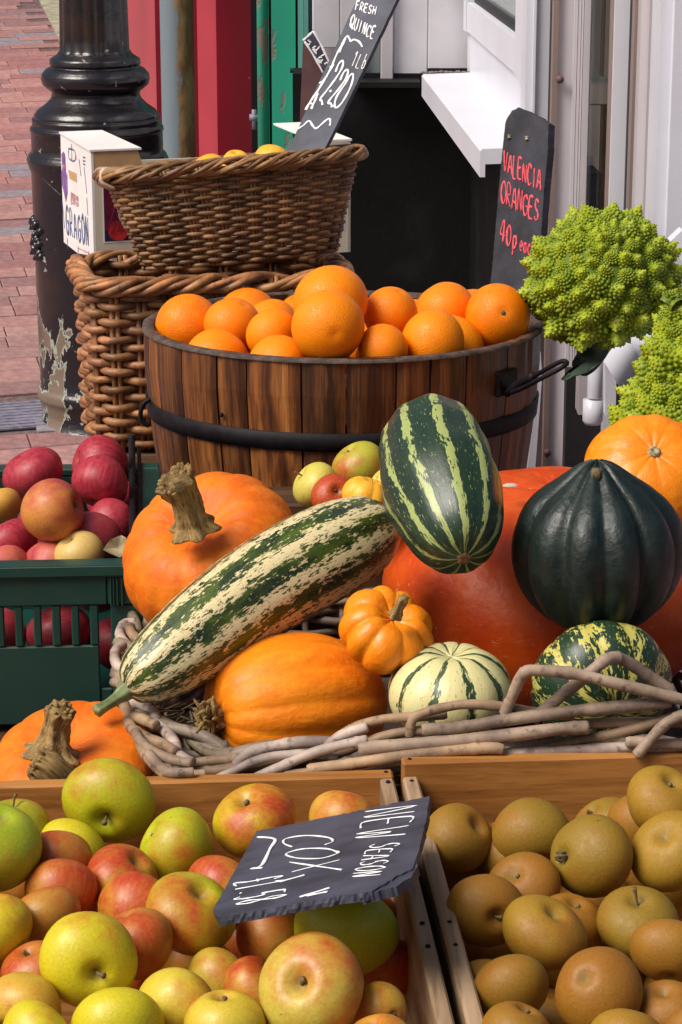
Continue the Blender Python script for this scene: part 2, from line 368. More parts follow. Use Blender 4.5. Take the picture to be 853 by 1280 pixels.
m_crate('crate_rail', (0.24, 0.15, 0.085), (0.46, 0.32, 0.20), (1, 0.06, 1))
m_crate('bench_wood', (0.05, 0.022, 0.010), (0.10, 0.05, 0.022), (0.06, 1, 1))
def m_plastic():
    t = NT('green_plastic'); n = t.noise(5, 4); sc1 = t.noise(30, 4, t.vmul(t.tc(), (1, 1, 6.0)), 0.7); sc2 = t.noise(24, 3, t.vmul(t.tc(), (7.0, 1, 1)), 0.7)
    c = t.mix(t.step(n, 0.3, 0.7), (0.003, 0.036, 0.028), (0.005, 0.052, 0.040)); c = t.mix(t.step(sc1, 0.66, 0.74, 0.0, 0.5), c, (0.06, 0.13, 0.11)); c = t.mix(t.step(sc2, 0.68, 0.76, 0.0, 0.4), c, (0.05, 0.11, 0.09)); c = t.mix(t.step(t.noise(3, 4), 0.5, 0.75, 0.0, 0.35), c, (0.05, 0.055, 0.04))
    t.bump(t.math('ADD', sc1, sc2), 0.15, 0.0008); M['green_plastic'] = t.done(c, t.step(n, 0.3, 0.7, 0.30, 0.5), 0.5)
m_plastic()
simple('white_upvc', (0.68, 0.69, 0.76), 0.35, 0.03, 6, 0.01, 0.001)
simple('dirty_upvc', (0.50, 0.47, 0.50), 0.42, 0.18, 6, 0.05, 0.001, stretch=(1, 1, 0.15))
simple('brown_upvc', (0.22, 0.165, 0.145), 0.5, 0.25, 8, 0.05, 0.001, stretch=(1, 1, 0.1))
simple('seal_rubber', (0.008, 0.007, 0.010), 0.6, 0.2)
simple('white_board', (0.60, 0.59, 0.63), 0.6, 0.12, 7, 0.2, 0.002)
def m_blackwall():
    t = NT('black_wall_paint'); n = t.noise(7, 5); s2 = t.noise(60, 4)
    c = t.mix(t.step(n, 0.50, 0.72, 0.0, 0.7), (0.0030, 0.0030, 0.0036), (0.014, 0.014, 0.016)); t.bump(t.math('ADD', n, s2), 0.4, 0.003); M['black_wall_paint'] = t.done(c, 0.6, 0.25)
m_blackwall()
def m_paint(name, c, chip, rough=0.4, amt=0.66, sc=9, streak=0.5):
    t = NT(name); n = t.noise(sc, 5, t.vmul(t.tc(), (1, 1, streak)), 0.6); n2 = t.noise(2.5, 2); f = t.step(n, amt, amt + 0.015)
    cc = t.mix(t.step(n2, 0.3, 0.7), tuple(x*0.86 for x in c), tuple(min(1, x*1.1) for x in c)); cc = t.mix(f, cc, chip)
    t.bump(t.math('SUBTRACT', t.math('MULTIPLY', t.noise(50, 3), 0.2), f), 0.4, 0.003); M[name] = t.done(cc, rough, 0.45)
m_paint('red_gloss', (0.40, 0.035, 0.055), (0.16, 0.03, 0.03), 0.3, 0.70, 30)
m_paint('shaded_red_gloss', (0.22, 0.010, 0.022), (0.34, 0.10, 0.10), 0.3, 0.72, 40)  # shaded copy of the red paint, the shade put into its colour
m_paint('green_gloss', (0.03, 0.34, 0.22), (0.20, 0.20, 0.17), 0.35, 0.55, 11)
m_paint('teal_gloss', (0.13, 0.36, 0.32), (0.2, 0.25, 0.22), 0.35, 0.75)
def m_pipe():
    t = NT('rusty_pipe'); q = t.sep(t.tc()); n = t.noise(26, 5, t.vmul(t.tc(), (1, 1, 0.35)), 0.65)
    f = t.step(t.math('ADD', t.math('MULTIPLY', q[0], 16.0), t.math('MULTIPLY', t.math('SUBTRACT', n, 0.5), 1.6)), -0.02, 0.12)
    c = t.mix(f, (0.17, 0.22, 0.25), t.mix(t.step(n, 0.42, 0.6), (0.17, 0.085, 0.03), (0.28, 0.19, 0.09))); t.bump(n, 0.5, 0.003); M['rusty_pipe'] = t.done(c, 0.6, 0.4)
m_pipe()
def m_post():
    t = NT('lamp_post_paint'); q = t.sep(t.tc()); n = t.noise(15, 5, t.vmul(t.tc(), (1, 1, 0.55)), 0.6, 0.4); low = t.step(q[2], 0.05, 0.62, 0.21, 0.0)
    f = t.step(t.math('ADD', n, low), 0.695, 0.702); n2 = t.noise(8, 3); g = t.step(t.math('ADD', n, low), 0.722, 0.73)
    c = t.mix(f, (0.010, 0.009, 0.013), (0.34, 0.36, 0.30)); c = t.mix(g, c, t.mix(n2, (0.13, 0.085, 0.06), (0.20, 0.15, 0.11)))
    n3 = t.noise(40, 3); c = t.mix(t.step(n3, 0.69, 0.71), c, (0.33, 0.34, 0.28)); n4 = t.noise(5, 4); c = t.mix(t.step(n4, 0.48, 0.7, 0.0, 0.6), c, (0.045, 0.025, 0.010))
    t.bump(t.math('ADD', t.math('MULTIPLY', t.noise(28, 5), 0.7), t.math('MULTIPLY', f, -0.6)), 0.55, 0.006)
    M['lamp_post_paint'] = t.done(c, t.math('ADD', 0.24, t.math('MULTIPLY', f, 0.4)), 0.6)
m_post()
def m_brick():
    t = NT('paving_brick'); b = t.info('Color'); n = t.noise(45, 5); n2 = t.noise(9, 3); g = t.noise(220, 2)
    c = t.mix(t.step(n, 0.3, 0.75), t.mix(1.0, b, (0.78, 0.76, 0.76), 'MULTIPLY'), t.mix(1.0, b, (1.12, 1.1, 1.1), 'MULTIPLY'))
    c = t.mix(t.step(n2, 0.5, 0.8, 0.0, 0.5), c, (0.27, 0.25, 0.27)); c = t.mix(t.step(g, 0.62, 0.7, 0.0, 0.5), c, (0.12, 0.08, 0.08))
    t.bump(t.math('ADD', n, g), 0.4, 0.003); M['paving_brick'] = t.done(c, 0.85, 0.25)
m_brick()
def m_ground():
    t = NT('ground_paving'); br = t.n('ShaderNodeTexBrick'); t.l(t.tc(), br.inputs['Vector'])
    br.inputs['Color1'].default_value = (0.36, 0.19, 0.19, 1); br.inputs['Color2'].default_value = (0.30, 0.17, 0.18, 1); br.inputs['Mortar'].default_value = (0.09, 0.07, 0.07, 1)
    br.inputs['Scale'].default_value = 1.0; br.inputs['Brick Width'].default_value = 0.205; br.inputs['Row Height'].default_value = 0.093; br.inputs['Mortar Size'].default_value = 0.004
    n = t.noise(1.5, 4); c = t.mix(t.step(n, 0.3, 0.7, 0.0, 0.3), br.outputs['Color'], (0.24, 0.2, 0.2)); t.bump(br.outputs['Fac'], -0.4, 0.004); M['ground_paving'] = t.done(c, 0.9, 0.2)
m_ground()
simple('joint_sand', (0.14, 0.09, 0.085), 0.95, 0.4, 60, 0.4)
simple('concrete', (0.34, 0.31, 0.22), 0.9, 0.25, 22, 0.5, 0.004)
simple('grate_iron', (0.20, 0.19, 0.25), 0.5, 0.25, 60, 0.4)
simple('slate_dark', (0.026, 0.026, 0.036), 0.6, 0.45, 22, 0.5, 0.004)
simple('slate', (0.046, 0.050, 0.075), 0.6, 0.40, 22, 0.35, 0.003, spec=0.5)
simple('slate_edge', (0.035, 0.036, 0.048), 0.65, 0.5, 60, 0.8, 0.004)
simple('chalk', (0.86, 0.86, 0.88), 0.9, 0.08, 200, 0.4)
simple('red_chalk', (0.70, 0.09, 0.12), 0.9, 0.15, 200, 0.4)
simple('white_card', (0.80, 0.78, 0.76), 0.55, 0.06, 8, 0.1)
simple('cream_card', (0.60, 0.54, 0.42), 0.6, 0.08, 8, 0.1)
simple('tan_card', (0.50, 0.31, 0.14), 0.7, 0.12, 20, 0.1)
simple('ink_blue', (0.07, 0.11, 0.27), 0.5, 0.2, 60, 0.0)
simple('ink_navy', (0.018, 0.014, 0.06), 0.4, 0.2, 30, 0.0)
simple('ink_maroon', (0.12, 0.006, 0.03), 0.4, 0.3, 40, 0.0)
simple('ink_red', (0.50, 0.03, 0.03), 0.4, 0.3, 90, 0.0)
simple('ink_pink', (0.62, 0.25, 0.30), 0.5, 0.3, 60, 0.0)
simple('ink_purple', (0.20, 0.10, 0.32), 0.5, 0.4, 60, 0.0)
simple('ink_orange', (0.75, 0.16, 0.03), 0.5, 0.4, 150, 0.0)
simple('brown_board', (0.13, 0.065, 0.065), 0.7, 0.2, 12)
simple('interior_cream', (0.80, 0.82, 0.58), 0.7, 0.1, 5)
simple('interior_olive', (0.20, 0.17, 0.08), 0.8, 0.2, 6)
simple('dry_leaf', (0.33, 0.27, 0.15), 0.8, 0.5, 30, 0.5)
simple('leaf_dark', (0.030, 0.055, 0.035), 0.5, 0.3, 20, 0.4)
simple('near_black', (0.012, 0.010, 0.012), 0.9, 0.3)  # flat near black for the dark door openings and the hidden crate
simple('straw', (0.10, 0.075, 0.04), 0.9, 0.5, 60)
def m_roman():
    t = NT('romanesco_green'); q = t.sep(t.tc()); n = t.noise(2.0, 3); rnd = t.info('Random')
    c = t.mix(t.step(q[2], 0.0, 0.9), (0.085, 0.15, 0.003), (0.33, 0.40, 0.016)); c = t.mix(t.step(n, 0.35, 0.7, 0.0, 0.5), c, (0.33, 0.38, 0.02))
    c = t.mix(1.0, c, t.mix(rnd, (0.85, 0.88, 0.8), (1.12, 1.1, 1.0)), 'MULTIPLY'); M['romanesco_green'] = t.done(c, 0.5, 0.4)
    t = NT('romanesco_core'); n = t.noise(6, 3); M['romanesco_core'] = t.done(t.mix(n, (0.07, 0.12, 0.006), (0.13, 0.19, 0.01)), 0.6, 0.3)
m_roman()
def m_glass():
    t = NT('window_glass'); t.b.inputs['Transmission Weight'].default_value = 0.0
    tr = t.n('ShaderNodeBsdfTransparent'); gl = t.n('ShaderNodeBsdfGlossy'); gl.inputs['Roughness'].default_value = 0.02; gl.inputs['Color'].default_value = (0.9, 0.95, 0.93, 1)
    fr = t.n('ShaderNodeFresnel'); fr.inputs[0].default_value = 1.5; mx = t.n('ShaderNodeMixShader'); t.l(fr.outputs[0], mx.inputs[0]); t.l(tr.outputs[0], mx.inputs[1]); t.l(gl.outputs[0], mx.inputs[2]); t.l(mx.outputs[0], t.out.inputs['Surface'])
    M['window_glass'] = t.m
m_glass()
simple('dark_glass', (0.22, 0.27, 0.27), 0.12, 0.2, 3, 0.0)
# ---------------------------------------------------------------- ground, paving
SL = math.tan(R(4.6)); GN = Vector((0, -SL, 1)).normalized(); G0 = Vector((0, 5.04, 0))
def G(x, y, up=0.0):                                  # ray meets the sloping street
    return PP(x, y, G0 + GN * up, GN)
def GF(X, Y, up=0.0): return Vector((X, Y, (Y - 5.04) * SL)) + GN * up
TH = R(13)
gx = Vector((math.cos(TH), math.sin(TH), math.sin(TH) * SL)).normalized(); GMAT = frame(GF(-0.9, 5.6), gx, GN)
b = MB(); S_ = 60.0
b.add([(-S_, -S_, -0.006), (S_, -S_, -0.006), (S_, S_, -0.006), (-S_, S_, -0.006)], [(0, 1, 2, 3)])
me = b.mesh('ground', False); me.materials.append(M['ground_paving']); g = link('ground', me, None, GMAT); tag(g, kind='structure')
gi = GMAT.inverted()
pav = empty('brick_paving', GMAT.translation, None, None); pav.matrix_world = GMAT; tag(pav, kind='structure')
bm_ = MB().box((0, 0, -0.03), (1, 1, 0.0), None, 0.0)
brick_meshes = []
for k in range(3):
    L = (0.2018, 0.2018, 0.0998)[k]
    t = MB().box((0.0015, 0.0015, -0.03), (L, 0.0908, 0.004), None, 0.0018); m_ = t.mesh('brick', False); m_.materials.append(M['paving_brick']); brick_meshes.append(m_)
rr = random.Random(11); nb = 0
edge0, edge1 = gi @ G(48, -2), gi @ G(80, 63)
def in_edge(p):                                       # left of the concrete strip's edge
    t = (p.y - edge1.y) / (edge0.y - edge1.y); return p.x < edge1.x + (edge0.x - edge1.x) * t - 0.01 or t < 0
cols_ = [(0.36, 0.195, 0.18), (0.40, 0.225, 0.21), (0.32, 0.17, 0.165), (0.41, 0.245, 0.225), (0.35, 0.205, 0.195), (0.29, 0.17, 0.17)]
for row in range(-16, 75):
    off = rr.uniform(-0.08, 0.08) + (0.1 if row % 2 else 0.0); x = -1.2 + off
    while x < 1.4:
        k = 2 if rr.random() < 0.08 else 0; L = (0.203, 0.203, 0.101)[k]
        c = Vector((x + L/2, row * 0.093 + 0.045, 0)); px, py = proj(GMAT @ c)
        ok = -75 < px < 150 and -35 < py < 585 and in_edge(c) and not (px < 52 and 500 < py < 541)
        if ok and nb < 298:
            cc = rr.choice(cols_); 
            if rr.random() < 0.10: cc = (0.27, 0.25, 0.28)
            Mx = Matrix.Translation((x, row * 0.093 + rr.uniform(-.002, .002), rr.uniform(-0.0015, 0.002))) @ Matrix.Rotation(rr.uniform(-.005, .005), 4, 'Z') @ Matrix.Rotation(rr.uniform(-.01, .01), 4, 'X')
            o = link('brick', brick_meshes[k], pav, Mx, cc + (1,)); nb += 1
        x += L
print('bricks', nb)
s = MB(); 
js = [gi @ G(x, y) for x, y in ((-80, -40), (150, -40), (150, 590), (-80, 590))]
s.add([(p.x, p.y, -0.002) for p in js], [(3, 2, 1, 0)]); me = s.mesh('joint_sand', False); me.materials.append(M['joint_sand']); link('joint_sand', me, pav)
# concrete apron at the foot of the red shopfront
poly = [(edge0.x, edge0.y), (edge1.x, edge1.y), (edge1.x + 1.2, edge1.y + 0.1), (edge0.x + 1.6, edge0.y + 0.3)]
s = MB().prism([(x, y, 0.008) for x, y in poly], (0, 0, -0.03)); me = s.mesh('kerb_strip', False); me.materials.append(M['concrete']); fix_normals(me); o = link('kerb_strip', me, None, GMAT); tag(o, kind='structure')
# drain cover
dc = empty('drain_cover', G(20, 522), 'grey cast iron drain cover set in the brick paving beside the lamp post', 'drain cover')
q = [G(x, y, 0.002) for x, y in ((-60, 510), (50, 502), (62, 534), (-60, 543))]
MB().prism(q, GN * -0.02).obj('frame', M['seal_rubber'], dc, False, fix=True)
for i in range(9):
    t0, t1 = (i + 0.15) / 9, (i + 0.72) / 9
    a, b1 = q[0].lerp(q[3], t0), q[1].lerp(q[2], t0); c, d = q[0].lerp(q[3], t1), q[1].lerp(q[2], t1)
    MB().prism([v + GN * 0.005 for v in (a, b1, d, c)], GN * -0.012).obj('bar', M['grate_iron'], dc, False, fix=True)
mbb = MB()
for i in range(34):
    t = i / 33; a, c = q[0].lerp(q[1], t), q[3].lerp(q[2], t); w = (q[1] - q[0]).normalized() * 0.006
    mbb.prism([a + GN*.0035, a + w + GN*.0035, c + w + GN*.0035, c + GN*.0035], GN * -0.008)
mbb.obj('cross_bar', M['grate_iron'], dc, False, fix=True)

# ---------------------------------------------------------------- lamp post
PD = 5.2; pc = P(128, 400, PD); PX = pc.x
prof_px = [(-60, 41), (62, 43), (67, 47), (73, 56), (79, 57), (82, 55), (86, 62), (92, 67), (98, 68), (105, 66), (110, 60), (114, 55), (118, 55), (123, 57), (130, 64), (137, 74), (143, 78), (146, 78), (147, 80.5), (156, 80.5), (158, 83), (162, 83.5), (164, 82), (188, 82), (192, 86), (198, 88.5), (206, 86), (214, 83), (300, 81.5), (478, 79), (484, 82.5), (492, 83), (498, 79.5), (512, 77), (520, 79), (532, 86), (536, 91), (548, 93), (575, 95)]
prof = []
for (y, hw) in prof_px:
    p = P(128, y, PD); prof.append((hw * mm(p), p.z))
pr = []
for i in range(len(prof) - 1):
    (r0, z0), (r1, z1) = prof[i], prof[i+1]; n = 3 if abs(z1 - z0) < 0.05 else 8
    for k in range(n): f = k / n; pr.append((r0 + (r1-r0)*f, z0 + (z1-z0)*f))
pr.append(prof[-1])
lp = empty('lamp_post', (PX, PD, prof[-1][1]), 'black cast iron lamp post base with peeling paint beside the baskets', 'lamp post')
top = [q for q in pr if q[1] > prof[2][1]]; bot = [q for q in pr if q[1] <= prof[2][1] + 0.004]
def flute(i, a): return 1.0 + 0.045 * (abs(math.sin(a * 7)) - 0.6)
MB().lathe(top[::-1], 112, flute, (PX, PD, 0)).obj('fluted_shaft', M['lamp_post_paint'], lp)
MB().lathe(bot[::-1], 96, None, (PX, PD, 0)).obj('moulded_base', M['lamp_post_paint'], lp)
# raised shield edge that dips towards the front, and a cast ornament on the flank
pts = []
for k in range(49):
    a = -math.pi + math.pi * k / 48; dip = 0.05 * math.exp(-((a + math.pi/2) / 0.75) ** 2); z = P(128, 204, PD).z - dip * 1.6
    pts.append((PX + 0.139 * math.cos(a), PD + 0.139 * math.sin(a), z))
MB().tube(pts, 0.006, 6).obj('shield_edge', M['lamp_post_paint'], lp)
orn = MB(); r2 = random.Random(3)
for k in range(22):
    zz = P(128, 272 + k * 2.1, PD).z; a = math.pi + R(r2.uniform(8, 34)); c = Vector((PX + 0.134*math.cos(a), PD + 0.134*math.sin(a), zz))
    orn.tube([c, c + Vector((math.cos(a), math.sin(a), .2)) * 0.012, c + Vector((math.cos(a), math.sin(a), r2.uniform(-.5, .5))) * 0.019], [0.011, 0.009, 0.002], 6)
orn.obj('ornament', M['lamp_post_paint'], lp)

# ---------------------------------------------------------------- shopfronts behind the post
ZB, ZT = -0.3, 2.6
def vbox_px(mb, xa, xb, y, d, depth, z0=ZB, z1=ZT, rot=0.0, dd=0.0):
    """vertical member whose front face spans photo pixels xa..xb at row y and distance d"""
    a = P(xa, y, d); c = P(xb, y, d + dd); a.z = c.z = 0; t = (c - a).normalized(); n = Vector((-t.y, t.x, 0))
    if n.y < 0: n = -n
    mb.prism([Vector((v.x, v.y, z0)) for v in (a, c, c + n * depth, a + n * depth)], (0, 0, z1 - z0)); return mb
rs = empty('red_shopfront', P(180, 120, 6.6) - Vector((0, 0, 0.9)), 'red painted shopfront panels behind the lamp post', 'shopfront')
w = MB(); a = P(80.5, 60, 9.85); c = P(205, 60, 7.2)
w.prism([(a.x, a.y, -.2), (c.x, c.y, -.2), (c.x + .3, c.y + .1, -.2), (a.x + .4, a.y + .3, -.2)], (0, 0, 4)).obj('side_panel', M['red_gloss'], rs, False, fix=True)
vbox_px(MB(), 80, 84.5, 60, 9.8, .05, -.2, 4).obj('corner_bead', M['red_gloss'], rs, False, fix=True)
vbox_px(MB(), 196, 262, 120, 6.7, .1).obj('back_panel', M['shaded_red_gloss'], rs, False, fix=True)
vbox_px(MB(), 272, 316, 120, 6.3, .3, dd=-0.02).obj('pilaster', M['shaded_red_gloss'], rs, False, fix=True)  # front face shaded by the darker red
vbox_px(MB(), 248, 271.6, 120, 6.42, .2, dd=-0.11).obj('pilaster_side', M['red_gloss'], rs, False, fix=True)  # lit face of the same column, given the brighter red
pd = P(223, 120, 6.15); rp = MB().lathe([(21 * mm(pd), ZB), (21 * mm(pd), ZT)], 40, None, (0, 0, 0)); rp = rp.obj('drain_pipe', M['rusty_pipe'], None); rp.location = (pd.x, pd.y, 0)
tag(rp, 'grey blue drainpipe with rust down its right side between red panels', 'drainpipe')
gs = empty('green_shopfront', P(350, 120, 6.0) - Vector((0, 0, 0.9)), 'chipped green timber shopfront frame left of the slate price sign', 'shopfront')
vbox_px(MB(), 314.5, 322.5, 120, 6.25, .1).obj('dark_gap', M['seal_rubber'], gs, False, fix=True)
vbox_px(MB(), 322, 337.5, 120, 6.05, .1).obj('outer_bead', M['green_gloss'], gs, False, fix=True)
pe = P(324, 120, 6.02); MB().tube([(pe.x + .01, pe.y, ZB), (pe.x + .01, pe.y, ZT)], .014, 12).obj('round_bead', M['green_gloss'], gs)
vbox_px(MB(), 340, 370, 120, 6.0, .1).obj('board', M['green_gloss'], gs, False, fix=True)
vbox_px(MB(), 337, 341, 120, 6.03, .1).obj('groove', M['seal_rubber'], gs, False, fix=True)
vbox_px(MB(), 373, 380, 120, 5.95, .1).obj('inner_bead', M['teal_gloss'], gs, False, fix=True)
vbox_px(MB(), 380.4, 386, 120, 5.93, .1).obj('inner_bead', M['teal_gloss'], gs, False, fix=True)
vbox_px(MB(), 386.4, 395, 120, 5.95, .1).obj('inner_bead', M['teal_gloss'], gs, False, fix=True)
vbox_px(MB(), 370, 373.5, 120, 6.02, .1).obj('groove', M['seal_rubber'], gs, False, fix=True)
hp = P(369, 88, 5.97); MB().tube([hp + Vector((-.012, 0, 0)), hp + Vector((.016, 0, 0))], .006, 8).obj('hinge_pin', M['black_iron'], gs)
hp = P(318, 147, 6.1); MB().tube([hp + Vector((-.012, 0, 0)), hp + Vector((.014, 0, 0))], .009, 8).tube([hp + Vector((0, 0, .02)), hp + Vector((0, 0, -.03))], .006, 8).obj('bracket', M['grate_iron'], gs)

# ---------------------------------------------------------------- greengrocer's shopfront: return wall, stall riser, sill, window
sh = empty('white_shopfront', Vector((0.3, 4.6, 0)), 'white upvc shopfront with black painted base on the right', 'shopfront')
tdir = Vector((0.048, -1, 0)).normalized(); ndir = Vector((-1, -0.048, 0)).normalized()
F0 = Vector((P(591, 82, 5.4).x, 5.4, 0))
def FW(s, n, z): return F0 + tdir * s + ndir * n + Vector((0, 0, z))
def fbox(mb, s0, s1, n0, n1, z0, z1):
    mb.prism([FW(s0, n0, z0), FW(s1, n0, z0), FW(s1, n1, z0), FW(s0, n1, z0)], (0, 0, z1 - z0)); return mb
zs = PZ(523, 91, 0).z; SZ = P(523, 91, 5.32).z
w = MB(); a = P(366, 110, 5.42).x; w.box((a, 5.42, ZB), (F0.x + .2, 5.55, SZ - 0.012)); w.obj('return_base', M['black_wall_paint'], sh, False)
# upper boards of the return wall
def wallboard(name, x0, x1, ybot, d, mt, th=.03, ztop=ZT):
    p0, p1 = P(x0, ybot, d), P(x1, ybot, d); MB().box((p0.x, d, p0.z), (p1.x, d + th, ztop), None, .002).obj(name, mt, sh, False)
wallboard('upper_board', 492, 534.3, 106, 5.43, M['white_board']); wallboard('upper_board', 535, 600, 86, 5.43, M['white_board'])
wallboard('window_post', 476, 491.5, 103, 5.41, M['dirty_upvc']); wallboard('window_glass', 455, 476, 98, 5.44, M['dark_glass']); wallboard('window_bead', 446, 455, 95, 5.42, M['white_upvc'])
wallboard('window_panel', 391, 425, 60, 5.60, M['white_board']); wallboard('window_panel', 425.6, 447, 60, 5.60, M['white_board']); wallboard('back_board', 391, 500, 130, 5.66, M['dirty_upvc'])
q0, q1 = P(440, 101, 5.36), P(525, 111, 5.36); MB().box((q0.x, 5.33, q0.z - .012), (q1.x, 5.425, q0.z)).obj('base_ledge', M['black_wall_paint'], sh, False)
# stall riser below the window (black) and wall above it
fbox(MB(), 0, 1.24, -0.10, 0.0, ZB, SZ - .055).obj('stall_riser', M['black_wall_paint'], sh, False, fix=True)
# sill
SLN = 1.30; SO = 0.118
def sill(parent, s0, s1, n1, z):
    m_ = MB(); prof_ = [(-.02, z), (n1 - .004, z - .004), (n1, z - .008), (n1, z - .052), (n1 - .009, z - .052), (n1 - .009, z - .030), (-.02, z - .026)]
    A_ = [FW(s0, n, zz) for n, zz in prof_]; m_.prism(A_, tdir * (s1 - s0)); return m_.obj('sill', M['white_upvc'], parent, False, fix=True)
sill(sh, 0.06, SLN, SO, SZ)
# window frame in the facade plane above the sill
wf = fbox(MB(), 0, 1.25, -.05, 0.012, SZ - .003, SZ + .085).obj('window_frame', M['white_upvc'], sh, False, fix=True)
fbox(MB(), .06, .98, -.04, 0.020, SZ + .088, SZ + .15).obj('window_rail', M['white_upvc'], sh, False, fix=True)
fbox(MB(), 0, .055, -.05, 0.022, SZ + .087, ZT).obj('window_stile', M['white_upvc'], sh, False, fix=True)
fbox(MB(), .055, .98, -.034, 0.004, SZ + .15, SZ + .166).obj('glazing_seal', M['seal_rubber'], sh, False, fix=True)
fbox(MB(), .055, .98, -.038, -.006, SZ + .166, ZT).obj('glass', M['dark_glass'], sh, False, fix=True)
fbox(MB(), .98, 1.25, -.05, 0.024, SZ + .087, ZT).obj('window_stile', M['white_upvc'], sh, False, fix=True)
fbox(MB(), 1.11, 1.128, -.05, 0.028, SZ + .0, ZT).obj('window_bead', M['white_upvc'], sh, False, fix=True)
# door recess: vertical profiles seen end on
def vm(name, xa, xb, d, mt, th=.05, z0=ZB, z1=ZT, y=200, ch=0.0):
    return vbox_px(MB(), xa, xb, y, d, th, z0, z1).obj(name, M[mt] if isinstance(mt, str) else mt, sh, False, fix=True)
vm('jamb', 655, 688, 4.10, 'white_upvc', .10, SZ - .25); vm('jamb_bead', 664, 667, 4.092, 'white_upvc', .03, SZ - .25)
vm('door_seal', 686, 693, 4.06, 'seal_rubber', .1)
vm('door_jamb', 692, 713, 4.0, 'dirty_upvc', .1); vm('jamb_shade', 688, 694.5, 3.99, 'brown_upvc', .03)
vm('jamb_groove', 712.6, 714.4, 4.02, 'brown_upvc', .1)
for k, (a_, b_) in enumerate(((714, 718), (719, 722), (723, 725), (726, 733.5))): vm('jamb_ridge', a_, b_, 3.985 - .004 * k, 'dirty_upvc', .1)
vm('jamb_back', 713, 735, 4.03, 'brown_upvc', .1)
bp = P(700, 99, 3.99); MB().tube([bp, bp - Vector((0, .006, 0))], .0065, 14).obj('bolt_head', M['brown_board'], sh)
bp = P(673, 563, 3.99)
bp = P(684, 565, 3.992); MB().tube([bp, bp - Vector((0, .006, 0))], .0065, 14).obj('bolt_head', M['brown_board'], sh)
# glazed slit with the shop interior behind
zi = P(750, 105, 4.3).z; zi2 = P(750, 130, 4.3).z
vm('interior_wall', 728, 800, 4.36, 'interior_cream', .03, zi2); vm('interior_wall', 728, 800, 4.37, 'interior_olive', .03, ZB, zi2)
vm('interior_ledge', 730, 775, 4.30, 'interior_cream', .05, zi2, zi, y=110); vm('interior_panel', 748, 752, 4.33, 'interior_olive', .02, zi + .01)
vm('interior_post', 735, 749, 4.28, 'interior_cream', .03, zi2 - .12, zi2 - .002); vm('interior_post', 731, 742, 4.26, 'dirty_upvc', .03, ZB, zi2 - .09)
vm('door_glass', 734, 768, 3.95, 'window_glass', .006)
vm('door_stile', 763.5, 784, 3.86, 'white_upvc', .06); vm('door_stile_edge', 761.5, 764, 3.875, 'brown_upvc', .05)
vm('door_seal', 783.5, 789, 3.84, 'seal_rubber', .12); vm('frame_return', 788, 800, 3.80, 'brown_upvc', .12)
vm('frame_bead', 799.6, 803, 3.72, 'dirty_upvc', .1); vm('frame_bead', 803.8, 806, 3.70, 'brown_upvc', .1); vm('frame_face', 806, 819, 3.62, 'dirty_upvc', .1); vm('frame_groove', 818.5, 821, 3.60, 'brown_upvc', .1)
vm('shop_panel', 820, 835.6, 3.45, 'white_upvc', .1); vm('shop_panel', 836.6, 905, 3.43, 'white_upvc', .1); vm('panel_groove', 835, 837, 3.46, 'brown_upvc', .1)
# lower part of the door: hinge, leaf edge, dark threshold void
vm('door_void', 716, 800, 3.88, 'near_black', .04, ZB, P(750, 462, 3.9).z)  # near-black panel stands in for the darkness of the lower doorway
hz0, hz1, hz2 = P(745, 412, 3.6).z, P(745, 498, 3.6).z, P(745, 530, 3.6).z; hc = P(744, 480, 3.6)
vm('hinge_backing', 724, 760, 3.70, 'dirty_upvc', .05, hz2 - .01, hz0 + .1, y=480)
hg = MB().lathe([(0.0, hz1 + .001), (.011, hz1 + .001), (.0118, hz1 + .003), (.0118, hz0), (0, hz0)], 24, None, (hc.x, hc.y, 0)).obj('hinge', M['white_upvc'], sh)
MB().lathe([(0.0, hz2), (.012, hz2), (.0158, hz2 + .006), (.0158, hz1 - .002), (0, hz1 - .001)], 24, None, (hc.x - .002, hc.y, 0)).obj('hinge', M['white_upvc'], sh)
p1 = [P(x, y, 3.5) for x, y in ((757, 437), (771, 456), (770, 512), (757, 520))]; MB().prism(p1, (0, .03, 0)).obj('door_edge', M['white_upvc'], sh, False, fix=True)
p1 = [P(x, y, 3.56) for x, y in ((770, 450), (800, 450), (800, 545), (770, 545))]; MB().prism(p1, (0, .03, 0)).obj('dark_reveal', M['near_black'], sh, False, fix=True)  # near-black sheet stands in for the darkness beside the door edge
# lit sliver of white frame beside the barrel
p1 = [P(x, y, 3.7) for x, y in ((676, 440), (678, 470), (668, 604), (658, 604))]; MB().prism(p1, (0, .02, 0)).obj('lower_trim', M['white_upvc'], sh, False, fix=True)
# near sill that carries the romanesco
ns = empty('near_sill', P(800, 440, 3.0), 'white window sill under the romanesco heads', 'sill')
sA, sB = P(781, 420, 3.18), P(812, 470, 2.9); zA = (sA.z + sB.z) / 2
dA = PZ(779, 416, zA); dB = PZ(830, 492, zA); o_ = (dB - dA).normalized()
MB().prism([dA, dB, dB + Vector((.35, 0, 0)), dA + Vector((.35, 0, 0))], (0, 0, -.012)).obj('top_board', M['white_upvc'], ns, False, fix=True)
MB().prism([dA + Vector((-.028, 0, -.034)), dB + Vector((-.028, 0, -.034)), dB + Vector((-.0005, 0, -.001)), dA + Vector((-.0005, 0, -.001))], (.02, 0, -.004)).obj('fascia', M['white_upvc'], ns, False, fix=True)
p1 = [P(x, y, 3.3) for x, y in ((838, 302), (853, 288), (880, 300), (880, 340), (853, 330))]; MB().prism(p1, (0, .03, 0)).obj('bracket', M['white_upvc'], sh, False, fix=True)
